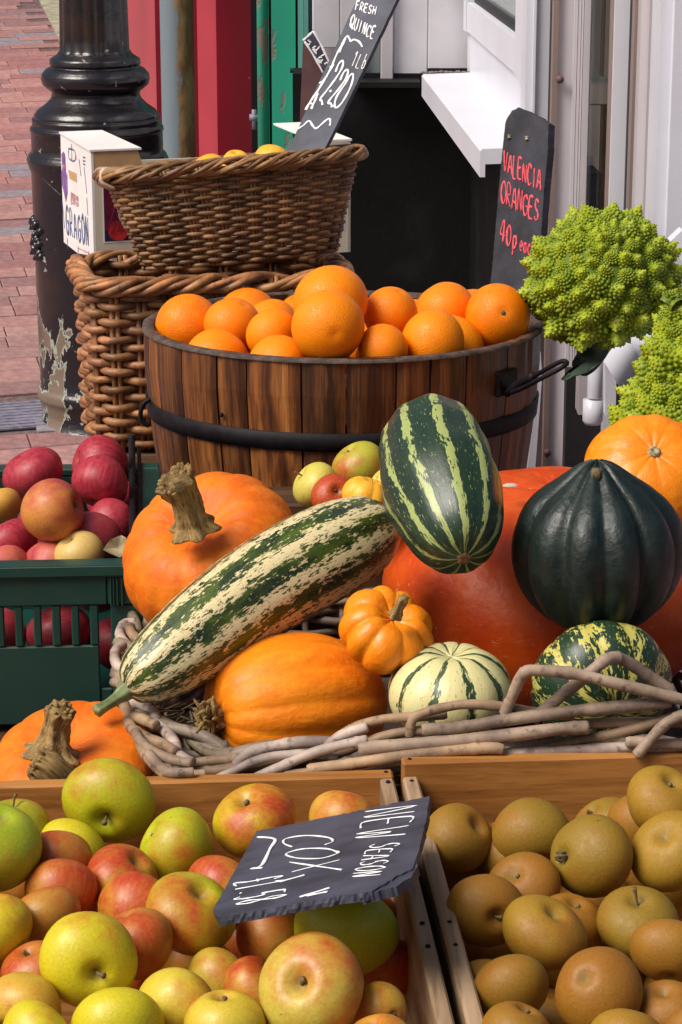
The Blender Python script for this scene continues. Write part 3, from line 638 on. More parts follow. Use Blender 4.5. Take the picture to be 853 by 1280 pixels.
# brown board with a chalky grey edge leaning against the window
bb = empty('brown_board', P(390, 170, 5.3), 'brown board with chalk scribbled slate edge leaning behind the quince sign', 'board')
MB().prism([P(x, y, 5.3) for x, y in ((379, 50), (404, 90), (398, 175), (374, 175))], (0, .02, 0)).obj('panel', M['brown_board'], bb, False, fix=True)
MB().prism([P(x, y, 5.27) for x, y in ((379, 50), (392, 38), (413, 80), (405, 92), (402, 88))], (0, .02, 0)).obj('edge_strip', M['slate'], bb, False, fix=True)
# ---------------------------------------------------------------- fruit builders
def rotto(axis, spin=0.0):
    q = Vector((0, 0, 1)).rotation_difference(axis); return (q.to_matrix() @ Matrix.Rotation(spin, 3, 'Z'))
def fruit_mesh(name, mt, seg=40, rings=28, dt=0.34, wt=0.30, db=0.17, wb=0.26, taper=0.12, lobes=0.0, h=0.90, wob=0.0, seed=0):
    vs = []; fs = []; r_ = random.Random(seed); ph = [r_.uniform(0, 6.28) for _ in range(4)]
    for i in range(rings + 1):
        t = math.pi * i / rings; t = t if 0 < i < rings else (0.0001 if i == 0 else math.pi - 0.0001)
        z = h * math.cos(t) - dt * math.exp(-(t / wt) ** 2) + db * math.exp(-((math.pi - t) / wb) ** 2)
        x = math.sin(t) * (1 + taper * math.cos(t))
        for k in range(seg):
            a = 2 * math.pi * k / seg
            q = x * (1 + lobes * math.cos(5 * a + ph[0]) * (0.3 + 0.7 * (t / math.pi) ** 2) + wob * math.cos(a + ph[1]) * 0.6 + wob * math.cos(2 * a + ph[2]) * 0.5)
            vs.append((q * math.cos(a), q * math.sin(a), z + wob * 0.8 * x * math.cos(a + ph[3])))
    for i in range(rings):
        for k in range(seg):
            k2 = (k + 1) % seg; fs.append(((i+1)*seg+k, (i+1)*seg+k2, i*seg+k2, i*seg+k))
    m = MB(); m.v = vs; m.f = fs; me = m.mesh(name); me.materials.append(mt); return me
apple_meshes = [fruit_mesh('apple', M['cox_skin'], lobes=.018, wob=.05, seed=i, dt=.27, wt=.21, wb=.2, h=(.86, .9, .84, .92)[i], taper=(.10, .14, .08, .12)[i]) for i in range(4)]
red_meshes = [fruit_mesh('apple', M['red_skin'], lobes=.016, wob=.05, seed=10 + i, dt=.27, wt=.22, h=(.90, .95, .88)[i], taper=(.14, .10, .16)[i]) for i in range(3)]
russet_meshes = [fruit_mesh('russet_apple', M['russet_skin'], lobes=.015, wob=.07, seed=20 + i, h=(.84, .90, .80)[i], taper=(.08, .13, .05)[i], dt=.24, wt=.22, wb=.2) for i in range(3)]
orange_meshes = [fruit_mesh('orange', M['orange_peel'], wob=.03, seed=30 + i, h=(.97, .94, 1.0)[i], dt=.05, wt=.16, db=.06, wb=.09, taper=(.03, -.04, .0)[i]) for i in range(3)]
quince_mesh = fruit_mesh('quince', M['yellow_gourd_skin'], wob=.08, seed=40, h=1.1, taper=-.15); add_uv(quince_mesh, 40, 28)
# stalk, calyx, navel button (unit sized, along +Z of the fruit)
def stalk_mesh(L=.42, r=.045):
    m = MB(); pts = [(0, 0, .45), (.02, .0, .64), (.06, .02, .64 + L * .6), (.12, .03, .64 + L)]
    m.tube(resample(pts, 8), [r*1.1, r*.8, r*.7, r*.7, r*.75, r*.9, r*1.2, r*1.5], 8); me = m.mesh('stalk'); me.materials.append(M['stalk']); return me
stalk_long, stalk_short = stalk_mesh(), stalk_mesh(.12, .05)
def calyx_mesh():
    m = MB(); r_ = random.Random(5)
    for k in range(6):
        a = k * math.pi / 3 + r_.uniform(-.2, .2); c, s = math.cos(a), math.sin(a)
        m.tube([(.06*c, .06*s, -.66), (.12*c, .12*s, -.78), (.08*c, .08*s, -.88 - r_.uniform(0, .04)), (.02*c, .02*s, -.85)], [.035, .032, .02, .006], 5)
    m.lathe([(0.0, -.74), (.09, -.72), (.11, -.66)], 10); me = m.mesh('calyx'); me.materials.append(M['calyx']); return me
calyx_me = calyx_mesh()
m_ = MB().lathe([(0, .935), (.05, .938), (.065, .925), (.07, .90)], 10); button_me = m_.mesh('button'); button_me.materials.append(M['calyx'])

def relax(L, zf, dmin, dmax, it=60, clampf=None):
    """L: dicts with x,y,px,z; find a distance for each so that neighbours touch rather than cut each other"""
    for f in L:
        p = PZ(f['x'], f['y'], f.get('z', zf)); f['d'] = f['fd'] if 'fd' in f else min(max(p.y, dmin), dmax)
    def pos(f): p = P(f['x'], f['y'], f['d']); return p, f['px'] / 2 * mm(p)
    for _ in range(it):
        ps = [pos(f) for f in L]
        for i in range(len(L)):
            for j in range(i):
                (a, ra), (b_, rb) = ps[i], ps[j]; g = (ra + rb) * 0.93 - (a - b_).length
                if g > 0:
                    s = 1 if L[i]['d'] > L[j]['d'] else -1; L[i]['d'] += s * g * .3; L[j]['d'] -= s * g * .3
        for f in L:
            f['d'] = f['fd'] if 'fd' in f else min(max(f['d'], dmin), dmax)
            if clampf: clampf(f)
    for f in L: f['p'], f['r'] = pos(f)

def put_fruit(name, me, f, cat, group, end='stalk', scale=(1, 1, 1)):
    o = bpy.data.objects.new(name, me); col.objects.link(o)
    ax = f.get('ax'); rs_ = random.Random(int(f['x'] * 7 + f['y'] * 13))
    if ax is None: ax = (rs_.uniform(-.5, .5), rs_.uniform(.2, 1), rs_.uniform(-.6, .5))
    Rm = rotto(cv(*ax), f.get('spin', rs_.uniform(0, 6.28))); r = f['r']; k1, k2 = rs_.uniform(.95, 1.04), rs_.uniform(.92, 1.05)
    o.matrix_world = Matrix.Translation(f['p']) @ Rm.to_4x4() @ Matrix.Diagonal((r*scale[0], r*scale[1]*k1, r*scale[2]*k2, 1))
    c = f.get('c', (0.36, 0.38, 0.03)); o.color = tuple(c) + (1,); o['blush'] = float(f.get('b', .5)); tag(o, f['l'], cat, group)
    e = f.get('e', 's')
    if 's' in e: link('stalk', stalk_short, o)
    if 'S' in e: link('stalk', stalk_long, o)
    if 'c' in e: link('calyx', calyx_me, o)
    if 'n' in e: link('button', button_me, o)
    return o

# ---------------------------------------------------------------- pumpkins, squashes
def ribbed_mesh(name, mt, ribs, depth, h=.8, seg=120, rings=48, dt=.25, wt=.35, db=.12, wb=.3, taper=0.0, sharp=1.0, point=0.0, wob=.02, seed=0, power=1.0):
    vs = []; fs = []; r_ = random.Random(seed); ph = [r_.uniform(0, 6.28) for _ in range(6)]; jit = [r_.uniform(.75, 1.25) for _ in range(ribs + 1)]
    for i in range(rings + 1):
        t = math.pi * min(max(i / rings, .0001), .9999); st = math.sin(t) ** power
        z = h * math.cos(t) - dt * math.exp(-(t / wt) ** 2) + db * math.exp(-((math.pi - t) / wb) ** 2) + point * math.exp(-(t / .30) ** 2)
        x = st * (1 + taper * math.cos(t))
        for k in range(seg):
            a = 2 * math.pi * k / seg; u = (a / (2*math.pi) * ribs); w_ = u + .12 * math.sin(u * 2 * math.pi / ribs * 3 + ph[0]); kk = int(w_) % ribs
            lobe = abs(math.sin(math.pi * w_)) ** sharp
            rd = depth * jit[kk] * (.35 + .65 * math.sin(t) ** .5); q = x * (1 - rd * (1 - lobe)) * (1 + wob * math.cos(a + ph[1]) + wob * math.cos(2*a + ph[2]))
            vs.append((q * math.cos(a), q * math.sin(a), z - (1 - lobe) * depth * .35 * math.exp(-(t / .8) ** 2) + wob * x * math.cos(a + ph[3])))
    for i in range(rings):
        for k in range(seg):
            k2 = (k + 1) % seg; fs.append(((i+1)*seg+k, (i+1)*seg+k2, i*seg+k2, i*seg+k))
    m = MB(); m.v = vs; m.f = fs; me = m.mesh(name); me.materials.append(mt); add_uv(me, seg, rings); return me
def put_pumpkin(name, me, x, y, px, d, ax, label, cat='pumpkin', group=None, spin=0.0, sc=(1, 1, 1)):
    p = P(x, y, d); r = px / 2 * mm(p); o = bpy.data.objects.new(name, me); col.objects.link(o)
    o.matrix_world = Matrix.Translation(p) @ rotto(cv(*ax), spin).to_4x4() @ Matrix.Diagonal((r*sc[0], r*sc[1], r*sc[2], 1)); tag(o, label, cat, group); return o
def world_child(o, mb, name, mt, nu=None, nv=None):
    """a part whose geometry is given in world space, under a rotated and scaled thing"""
    me = mb.mesh(name); me.materials.append(mt)
    if nu: add_uv(me, nu, nv)
    me.transform(o.matrix_world.inverted()); me.update(); return link(name, me, o)
def peduncle(o, pts, rad, name='stem', seed=0, ribs=6, mt='peduncle', seg=36, frayed=True, n=22):
    r_ = random.Random(seed); ph = r_.uniform(0, 6); pts = resample(pts, n); rad = lerp_list(rad, n); jit = [r_.uniform(-.03, .03) for _ in range(n)]
    def mod(i, a): return 1 + (.17 + .06 * math.sin(i * .8)) * math.cos(ribs * a + ph + i * .10) + .07 * math.cos(3 * a + i * .4) + jit[i] + (.10 * math.cos(11 * a) if i > n - 4 else 0)
    m = MB().tube(pts, rad, seg, True, mod=mod); w_ = world_child(o, m, name, M[mt], seg, n - 1)
    if frayed:
        m = MB(); tdir_ = (Vector(pts[-1]) - Vector(pts[-2])).normalized(); u = tdir_.orthogonal().normalized(); v = tdir_.cross(u)
        for k in range(14):
            a = r_.uniform(0, 6.28); rr_ = rad[-1] * r_.uniform(.3, 1.0); c = Vector(pts[-1]) + (u * math.cos(a) + v * math.sin(a)) * rr_; dd = (tdir_ * r_.uniform(.2, .9) + (u * math.cos(a) + v * math.sin(a)) * r_.uniform(.1, 1.0)).normalized(); L = rad[-1] * r_.uniform(.15, .38)
            m.tube([c - tdir_ * rad[-1] * .3, c + dd * L * .5, c + dd * L + u * r_.uniform(-.3, .3) * L], [rad[-1]*.2, rad[-1]*.16, rad[-1]*.05], 5)
        fe = world_child(o, m, 'frayed_end', M['peduncle'], 5, 2); fe.parent = w_
    return w_
def scar(o, mb, name='blossom_scar', mt='calyx'): return world_child(o, mb, name, M[mt])

# ---------------------------------------------------------------- wicker
def willow_colour(base, r_): k = r_.uniform(.72, 1.25); return (base[0]*k, base[1]*k*r_.uniform(.93, 1.05), base[2]*k*r_.uniform(.85, 1.1), 1)
def super_pt(a, b_, n, th):
    c, s = math.cos(th), math.sin(th); return Vector((a * math.copysign(abs(c) ** (2/n), c), b_ * math.copysign(abs(s) ** (2/n), s), 0))
def loop_pts(a, b_, n, N):
    """N points evenly spaced round a superellipse"""
    raw = [super_pt(a, b_, n, 2*math.pi*k/720) for k in range(720)]; L = [0]
    for k in range(720): L.append(L[-1] + (raw[(k+1) % 720] - raw[k]).length)
    out = []; j = 0
    for i in range(N):
        s = L[-1] * i / N
        while L[j+1] < s: j += 1
        f = (s - L[j]) / max(L[j+1] - L[j], 1e-9); p = raw[j].lerp(raw[(j+1) % 720], f); q = raw[(j+1) % 720] - raw[j]; out.append((p, Vector((q.y, -q.x, 0)).normalized()))
    return out
def wicker_basket(name, label, centre, rotz, a, b_, n, z0, z1, s0, stakes, rows, wr, sr, mt, base, rim_r, rim_n, rim_tw, rim_w, seed=1, pair=False, lens=4, visible_rows=None, group=None, flat=.8, rimz=0.0, skip_rim=False):
    r_ = random.Random(seed); bk = empty(name, Vector((centre[0], centre[1], z0)), label, 'basket', group); bk.rotation_euler = (0, 0, rotz); H = z1 - z0
    def mk(nm, m, c): me = m.mesh(nm); me.materials.append(M[mt]); return link(nm, me, bk, None, c)
    N = stakes * lens
    for rI in range(rows):
        f = (rI + .5) / rows; sc = s0 + (1 - s0) * f; lp_ = loop_pts(a * sc, b_ * sc, n, N); pts = []; rad = []; zj = r_.uniform(-.15, .15) * H / rows
        for k, (p, nn) in enumerate(lp_):
            ph = math.pi * (k / lens) + math.pi * rI; am = (wr + sr * .6) * math.cos(ph)
            pts.append(p + nn * am + Vector((0, 0, H * f + zj + .25 * wr * math.sin(k * .37 + rI)))); rad.append(wr * (1 + .10 * math.sin(k * .61 + rI * 2.1)))
        mk('weaver', MB().tube(pts, rad, 8, False, True, upv=(0, 0, 1), flat=1.0), willow_colour(base, r_))
    l0 = loop_pts(a * s0, b_ * s0, n, stakes); l1 = loop_pts(a, b_, n, stakes)
    for k in range(stakes):
        offs = (-.45, .45) if pair else (0,)
        for o_ in offs:
            tv = Vector((-l0[k][1].y, l0[k][1].x, 0)) * (o_ * sr * 2.2)
            mk('stake', MB().tube([l0[k][0] + tv, l1[k][0] + tv + Vector((0, 0, H * 1.03))], sr, 6), willow_colour(base, r_))
    # twisted border
    NN = 260
    lp_ = loop_pts(a + wr, b_ + wr, n, NN)
    for j in range(rim_n):
        pts = []; rad = []; jr = r_.uniform(.85, 1.1)
        for k, (p, nn) in enumerate(lp_):
            ph = 2 * math.pi * ((rim_tw + (j % 3) - 1) * k / NN + j / rim_n) + .35 * math.sin(k * .11 + j * 1.9); pts.append(p + nn * (rim_w * jr * math.cos(ph)) + Vector((0, 0, H + rim_w * .75 * math.sin(ph) + rimz))); rad.append(rim_r * (1 + .15 * math.sin(k * .3 + j)))
        mk('border_rod', MB().tube(pts, rad, 8, False, True, upv=(0, 0, 1)), willow_colour(tuple(x * 1.15 for x in base), r_))
    # woven floor
    fl = loop_pts(a * s0 * .98, b_ * s0 * .98, n, 48); m = MB(); m.prism([p + Vector((0, 0, .004)) for p, _ in fl], (0, 0, .006)); mk('basket_floor', m, base + (1,)); return bk

# ---------------------------------------------------------------- handwriting
GL = {
 'A': [[(0,0),(.45,1),(.9,0)],[(.18,.38),(.75,.36)]], 'B': [[(.05,0),(.05,1)],[(.05,1),(.6,.9),(.55,.58),(.08,.52),(.7,.42),(.65,.08),(.05,0)]], 'C': [[(.85,.82),(.6,1),(.25,.92),(.03,.5),(.2,.08),(.55,0),(.9,.15)]],
 'D': [[(.08,0),(.08,1),(.55,.92),(.85,.5),(.6,.08),(.08,0)]],
 'E': [[(.8,.97),(.12,.93),(.08,.05),(.8,0)],[(.1,.5),(.65,.52)]], 'F': [[(.75,1),(.1,.95),(.08,0)],[(.1,.55),(.6,.57)]], 'G': [[(.85,.8),(.5,1),(.1,.75),(.05,.3),(.4,0),(.8,.12),(.82,.45),(.5,.43)]],
 'H': [[(.08,0),(.1,1)],[(.8,0),(.82,1)],[(.1,.5),(.8,.54)]], 'I': [[(.4,0),(.42,1)]], 'L': [[(.1,1),(.08,.04),(.75,0)]], 'N': [[(.08,0),(.12,1),(.75,.02),(.8,1)]],
 'O': [[(.5,1),(.12,.8),(.05,.35),(.4,0),(.8,.2),(.88,.65),(.5,1),(.35,.95)]], 'Q': [[(.5,1),(.12,.8),(.05,.35),(.4,0),(.8,.2),(.88,.65),(.5,1)],[(.5,.3),(.95,-.1)]],
 'R': [[(.08,0),(.1,1),(.7,.9),(.6,.52),(.12,.48),(.8,0)]], 'S': [[(.8,.86),(.45,1),(.15,.8),(.3,.56),(.7,.42),(.78,.15),(.4,0),(.08,.14)]], 'U': [[(.08,1),(.1,.2),(.45,0),(.78,.2),(.8,1)]],
 'V': [[(.05,1),(.4,0),(.85,1)]], 'W': [[(.0,1),(.22,0),(.48,.7),(.72,0),(1,1)]], 'X': [[(.05,1),(.85,0)],[(.85,1),(.05,0)]], 'T': [[(.05,1),(.9,.97)],[(.45,1),(.45,0)]],
 '0': [[(.45,1),(.1,.7),(.12,.2),(.42,0),(.75,.3),(.75,.75),(.45,1)]], '1': [[(.25,.8),(.45,1),(.42,0)]], '2': [[(.1,.78),(.4,1),(.75,.8),(.5,.4),(.05,.02),(.85,.05)]],
 '4': [[(.55,0),(.6,1),(.05,.35),(.85,.33)]], '5': [[(.8,.98),(.2,.95),(.15,.55),(.6,.58),(.75,.25),(.4,0),(.08,.1)]], '8': [[(.5,.52),(.2,.75),(.45,1),(.72,.78),(.5,.52),(.12,.25),(.42,0),(.8,.22),(.5,.52)]],
 '.': [[(.35,.06),(.45,.06)]], '£': [[(.8,.82),(.55,1),(.3,.8),(.35,.3),(.05,.02),(.85,.05)],[(.1,.48),(.65,.5)]], 
 'p': [[(.15,-.35),(.15,.6)],[(.15,.55),(.55,.62),(.65,.3),(.4,.05),(.15,.15)]], 'e': [[(.12,.3),(.65,.34),(.5,.62),(.15,.5),(.12,.15),(.6,.05)]], 'a': [[(.65,.55),(.3,.62),(.08,.3),(.3,.03),(.6,.25),(.65,.55),(.7,.03)]],
 'c': [[(.65,.52),(.35,.62),(.1,.3),(.35,.03),(.68,.1)]], 'h': [[(.12,1),(.12,0)],[(.12,.42),(.45,.6),(.62,.4),(.64,0)]], 'b': [[(.12,1),(.12,.05),(.5,.03),(.62,.32),(.4,.58),(.14,.42)]], ' ': []}
def write(mb, text, o, adv, up, pl, w=.0016, gap=.18, seed=0, lift=.0012, jit=.04, flat=.5):
    w *= 1.5
    """o, adv, up in photo pixels on plane pl=(point, normal): handwriting lies on the slate"""
    r_ = random.Random(seed); n = len(text); p0, nn = pl
    for i, ch in enumerate(text):
        jy = r_.uniform(-jit, jit); js = r_.uniform(.92, 1.08)
        for st in GL[ch]:
            q = []
            for (x, y) in st:
                u = (i + x * (1 - gap) + r_.uniform(-jit, jit) * .4) / n; v = y * js + jy
                X = o[0] + adv[0] * u + up[0] * v; Y = o[1] + adv[1] * u + up[1] * v; q.append(PP(X, Y, p0 + nn * lift, nn))
            pts = resample(q, max(4, len(q) * 4)); mb.tube(pts, [w * (1 + .25 * math.sin(k * 1.3 + i)) for k in range(len(pts))], 6, flat=flat, upv=nn.cross(Vector((.3, .2, .9))).normalized() if flat == 1 else None)
def scribble(mb, px, pl, w, lift=.0012, n=None):
    w *= 1.45
    p0, nn = pl; q = [PP(x, y, p0 + nn * lift, nn) for x, y in px]; pts = resample(q, n or len(q) * 5); mb.tube(pts, [w * (1 + .2 * math.sin(k * .9)) for k in range(len(pts))], 6)
def flatten(mb, pl, k=.22, lift=.0003):
    p0, nn = pl; out = []
    for v in mb.v:
        v = Vector(v); h = (v - p0).dot(nn); out.append(tuple(v - nn * h + nn * (lift + max(0, h) * k)))
    mb.v = out; return mb
def plane3(a, b_, c):
    n = (b_ - a).cross(c - a).normalized()
    if n.dot(EYE - a) < 0: n = -n
    return (a, n)
def slate_slab(poly_px, pl, th, seed, name, parent, rough_edges=(), step=5.0, mat_='slate'):
    """slate tile from its outline on a plane, chipped along the listed edges"""
    r_ = random.Random(seed); out = []; N = len(poly_px)
    for i in range(N):
        (x0, y0), (x1, y1) = poly_px[i], poly_px[(i+1) % N]; L = math.hypot(x1-x0, y1-y0); k = max(1, int(L / step))
        for j in range(k):
            t = j / k; a = .7 if i in rough_edges else .25
            out.append((x0 + (x1-x0)*t + r_.uniform(-a, a), y0 + (y1-y0)*t + r_.uniform(-a, a)))
    p0, nn = pl; P_ = [PP(x, y, p0, nn) for x, y in out]; m = len(P_); c = sum(P_, Vector()) / m
    mid = [c + (p - c) * r_.uniform(.994, 1.010) - nn * th * .5 for p in P_]; back = [c + (p - c) * r_.uniform(.996, 1.006) - nn * th for p in P_]
    b_ = MB(); b_.add(P_ + mid + back, [tuple(range(m)), tuple(range(3*m-1, 2*m-1, -1))] + [(i, i+m, (i+1) % m + m, (i+1) % m) for i in range(m)] + [(i+m, i+2*m, (i+1) % m + 2*m, (i+1) % m + m) for i in range(m)])
    return b_.obj(name, M[mat_], parent, False, fix=True)
# ---------------------------------------------------------------- trestle tops that carry the display
def slab(name, label, cat, lo, hi, mt, legs=True):
    r_ = empty(name, Vector(((lo[0]+hi[0])/2, (lo[1]+hi[1])/2, GF(0, (lo[1]+hi[1])/2).z)), label, cat)
    n = max(1, int((hi[1] - lo[1]) / .12)); w = (hi[1] - lo[1]) / n
    for i in range(n): MB().box((lo[0], lo[1] + i*w + .002, lo[2]), (hi[0], lo[1] + (i+1)*w - .002, hi[2]), None, .003).obj('board', M[mt], r_, False)
    if legs:
        for x in (lo[0] + .05, hi[0] - .05):
            for y in (lo[1] + .05, hi[1] - .05): MB().box((x - .025, y - .025, GF(0, y).z), (x + .025, y + .025, lo[2] - .001), None, .003).obj('leg', M[mt], r_, False)
    return r_
slab('trestle_table', 'low brown trestle table under the fruit crates and squash basket', 'table', (-.66, 1.36, .29), (.385, 2.70, .325), 'bench_wood')
slab('wooden_bench', 'brown wooden bench under the orange barrel and square wicker basket', 'bench', (-.345, 2.955, .385), (.20, 3.95, .42), 'bench_wood')
slab('wooden_bench', 'narrow plank bench under the front of the orange barrel', 'bench', (-.17, 2.80, .385), (.16, 2.950, .42), 'bench_wood')
slab('low_stand', 'low slatted stand under the back of the green crate', 'stand', (-.66, 2.705, .29), (-.20, 2.95, .325), 'bench_wood')

# ---------------------------------------------------------------- two wooden fruit crates
RZ = .466; CO = PZ(498, 969, RZ); ca = R(4.3); cr = Vector((math.cos(ca), math.sin(ca), 0)); cf = Vector((math.sin(ca), -math.cos(ca), 0))
def CR(u, v, z): return CO + cr * u + cf * v + Vector((0, 0, z - RZ))
def crate_box(mb, u0, u1, v0, v1, z0, z1, bev=.002):
    return mb.box((u0, -v1, z0 - RZ), (u1, -v0, z1 - RZ), frame(CO, cr), bev)
ZF = .327
def crate(label, u0, u1, name, th_l, th_r, dz_back, outer_l=True):
    r_ = empty(name, CR((u0+u1)/2, .3, ZF), label, 'crate', 'wooden fruit crates at the front'); L = .60
    crate_box(MB(), u0, u1, -.016, 0, ZF, RZ + dz_back).obj('back_board', M['crate_board'], r_, False)
    crate_box(MB(), u0, u1, L, L + .016, ZF, RZ).obj('front_board', M['crate_board'], r_, False)
    crate_box(MB(), u0, u0 + th_l, .0005, L - .0005, ZF, RZ - .001).obj('side_board', M['crate_rail'], r_, False)
    crate_box(MB(), u1 - th_r, u1, .0005, L - .0005, ZF, RZ - .002).obj('side_board', M['crate_rail'], r_, False)
    for uu in (u0 + th_l * .5, u1 - th_r * .5):
        for vv in (-.008, .012, .30, .34): 
            p = CR(uu, vv, (RZ + (dz_back if vv < 0 else -.001)) + .0003); MB().lathe([(0, .0008), (.0018, .0006), (.0022, -.001)], 8, None, tuple(p)).obj('nail', M['black_iron'], r_)
    n = 6
    for i in range(n):
        a = u0 + th_l + .001 + (u1 - th_r - u0 - th_l - .002) * i / n; b_ = u0 + th_l + .001 + (u1 - th_r - u0 - th_l - .002) * (i + 1) / n
        crate_box(MB(), a + .001, b_ - .001, .001, L - .001, ZF, ZF + .008, .001).obj('base_slat', M['crate_board'], r_, False)
    return r_
crate('wooden crate with brown rails filled with green and red cox apples', -.42, -.004, 'wooden_crate', .014, .013, 0)
crate('wooden crate on the right filled with brown russet apples', .004, .42, 'wooden_crate', .014, .013, .012)

# cox apples -------------------------------------------------------------
# hues: yellow, yellow green, green
Y_, YG, GR = (0.60, 0.52, 0.014), (0.43, 0.45, 0.012), (0.31, 0.40, 0.014); OR = (0.60, 0.36, 0.04); RD = (0.45, 0.22, 0.03)
cox = [
 dict(x=138,y=999,px=114,z=.492,c=YG,b=.28,ax=(-.05,-.5,.85),e='S',l='large green apple topping the heap against the back board of the cox crate'),
 dict(x=-8,y=1061,px=122,z=.47,c=GR,b=.28,ax=(.2,.8,.3),e='c',l='green apple cut by the left edge of the photo, in front of the stalked one'),
 dict(x=17,y=1034,px=86,z=.466,c=GR,b=.45,ax=(.0,.95,.25),e='S',l='green apple with upright stalk at the upper left of the cox crate'),
 dict(x=88,y=1068,px=88,c=Y_,b=.34,l='yellow green apple tucked below left of the large green top apple'),
 dict(x=70,y=1079,px=94,c=RD,b=.58,l='red brown apple directly right of the stalked green apple'),
 dict(x=76,y=1116,px=90,c=RD,b=.78,l='deep red apple between the yellow green one and the brown red one'),
 dict(x=58,y=1146,px=90,c=RD,b=.60,l='brown red apple left of centre above the big yellow apple'),
 dict(x=222,y=1062,px=98,c=YG,b=.26,ax=(-.7,.5,.2),e='s',l='olive green apple just right below the large top apple'),
 dict(x=151,y=1100,px=92,c=YG,b=.68,ax=(.5,.6,.3),spin=2.6,e='',l='rose red apple with yellow green shoulder below the olive green one'),
 dict(x=167,y=1138,px=94,c=OR,b=.68,l='pink red apple in the middle of the left heap'),
 dict(x=239,y=1143,px=114,c=YG,b=.50,ax=(.35,.75,.5),e='',l='large green topped apple with red belly left of the cox slate'),
 dict(x=170,y=1181,px=96,c=RD,b=.6,l='red brown apple behind and right of the big yellow apple'),
 dict(x=111,y=1199,px=122,z=.475,c=Y_,b=.20,ax=(.30,-.22,.9),e='S',l='big yellow green apple showing its stalk hollow at lower left'),
 dict(x=-8,y=1162,px=98,c=Y_,b=.58,l='yellow apple with scarlet side at the left edge'),
 dict(x=46,y=1216,px=86,z=.43,c=RD,b=.6,l='small dark apple glimpsed left of the big yellow apple'),
 dict(x=29,y=1260,px=98,c=OR,b=.45,ax=(-.3,-.5,.8),e='c',l='red streaked yellow apple above the bottom left corner'),
 dict(x=44,y=1299,px=98,c=Y_,b=.24,e='',l='yellow green apple at the bottom left corner'),
 dict(x=147,y=1288,px=118,c=Y_,b=.26,e='',l='yellow apple on the bottom edge below the big yellow green apple'),
 dict(x=218,y=1258,px=104,c=(.60,.48,.04),b=.34,e='',l='warm yellow apple right of the yellow one on the bottom edge'),
 dict(x=283,y=1286,px=100,c=(.60,.46,.04),b=.38,l='yellow apple on the bottom edge left of the stalked front apple'),
 dict(x=318,y=1029,px=103,z=.460,c=Y_,b=.60,ax=(-.30,.75,.5),e='s',l='pink and yellow apple against the back board left above the slate'),
 dict(x=428,y=1030,px=88,z=.457,c=OR,b=.45,l='orange yellow apple at the back board behind the slate'),
 dict(x=278,y=1112,px=92,z=.445,c=OR,b=.65,l='small orange red apple peeping out left of the slate'),
 dict(x=338,y=1170,px=88,z=.43,c=RD,b=.5,l='shaded brown apple under the lower edge of the slate'),
 dict(x=433,y=1166,px=130,z=.445,c=YG,b=.30,ax=(.2,.5,-.4),e='',l='broad green yellow apple under the right half of the slate'),
 dict(x=391,y=1238,px=134,z=.475,c=(.56,.46,.07),b=.45,ax=(-.30,.32,.85),e='s',l='large yellow apple with red flush and stalk facing up, front and centre'),
 dict(x=318,y=1238,px=90,z=.44,c=OR,b=.80,l='rosy red apple wedged left of the large front apple'),
 dict(x=272,y=1226,px=88,z=.43,c=(.5,.4,.04),b=.34,l='small dull yellow apple behind the rosy wedge'),
 dict(x=477,y=1262,px=70,c=OR,b=.6,ax=(-.5,.1,-.8),e='c',l='orange red apple by the crate rail right of the front apple'),
 dict(x=474,y=1311,px=92,c=OR,b=.60,l='red orange apple on the bottom edge beside the crate rail'),
]
relax(cox, .455, 1.50, 1.955)
for i, f in enumerate(cox): put_fruit('apple', apple_meshes[i % 4], f, 'apple', 'cox apples in the left crate')
hid = [dict(x=x, y=y, px=92, z=.395, c=RD, b=.7, l='apple deep in the cox crate, mostly hidden under the heap') for x, y in ((20,1110),(105,1120),(150,1240),(240,1200),(455,1150),(310,1180),(480,1210))]
relax(hid, .395, 1.50, 1.95)
for i, f in enumerate(hid): put_fruit('apple', apple_meshes[i % 4], f, 'apple', 'cox apples in the left crate')
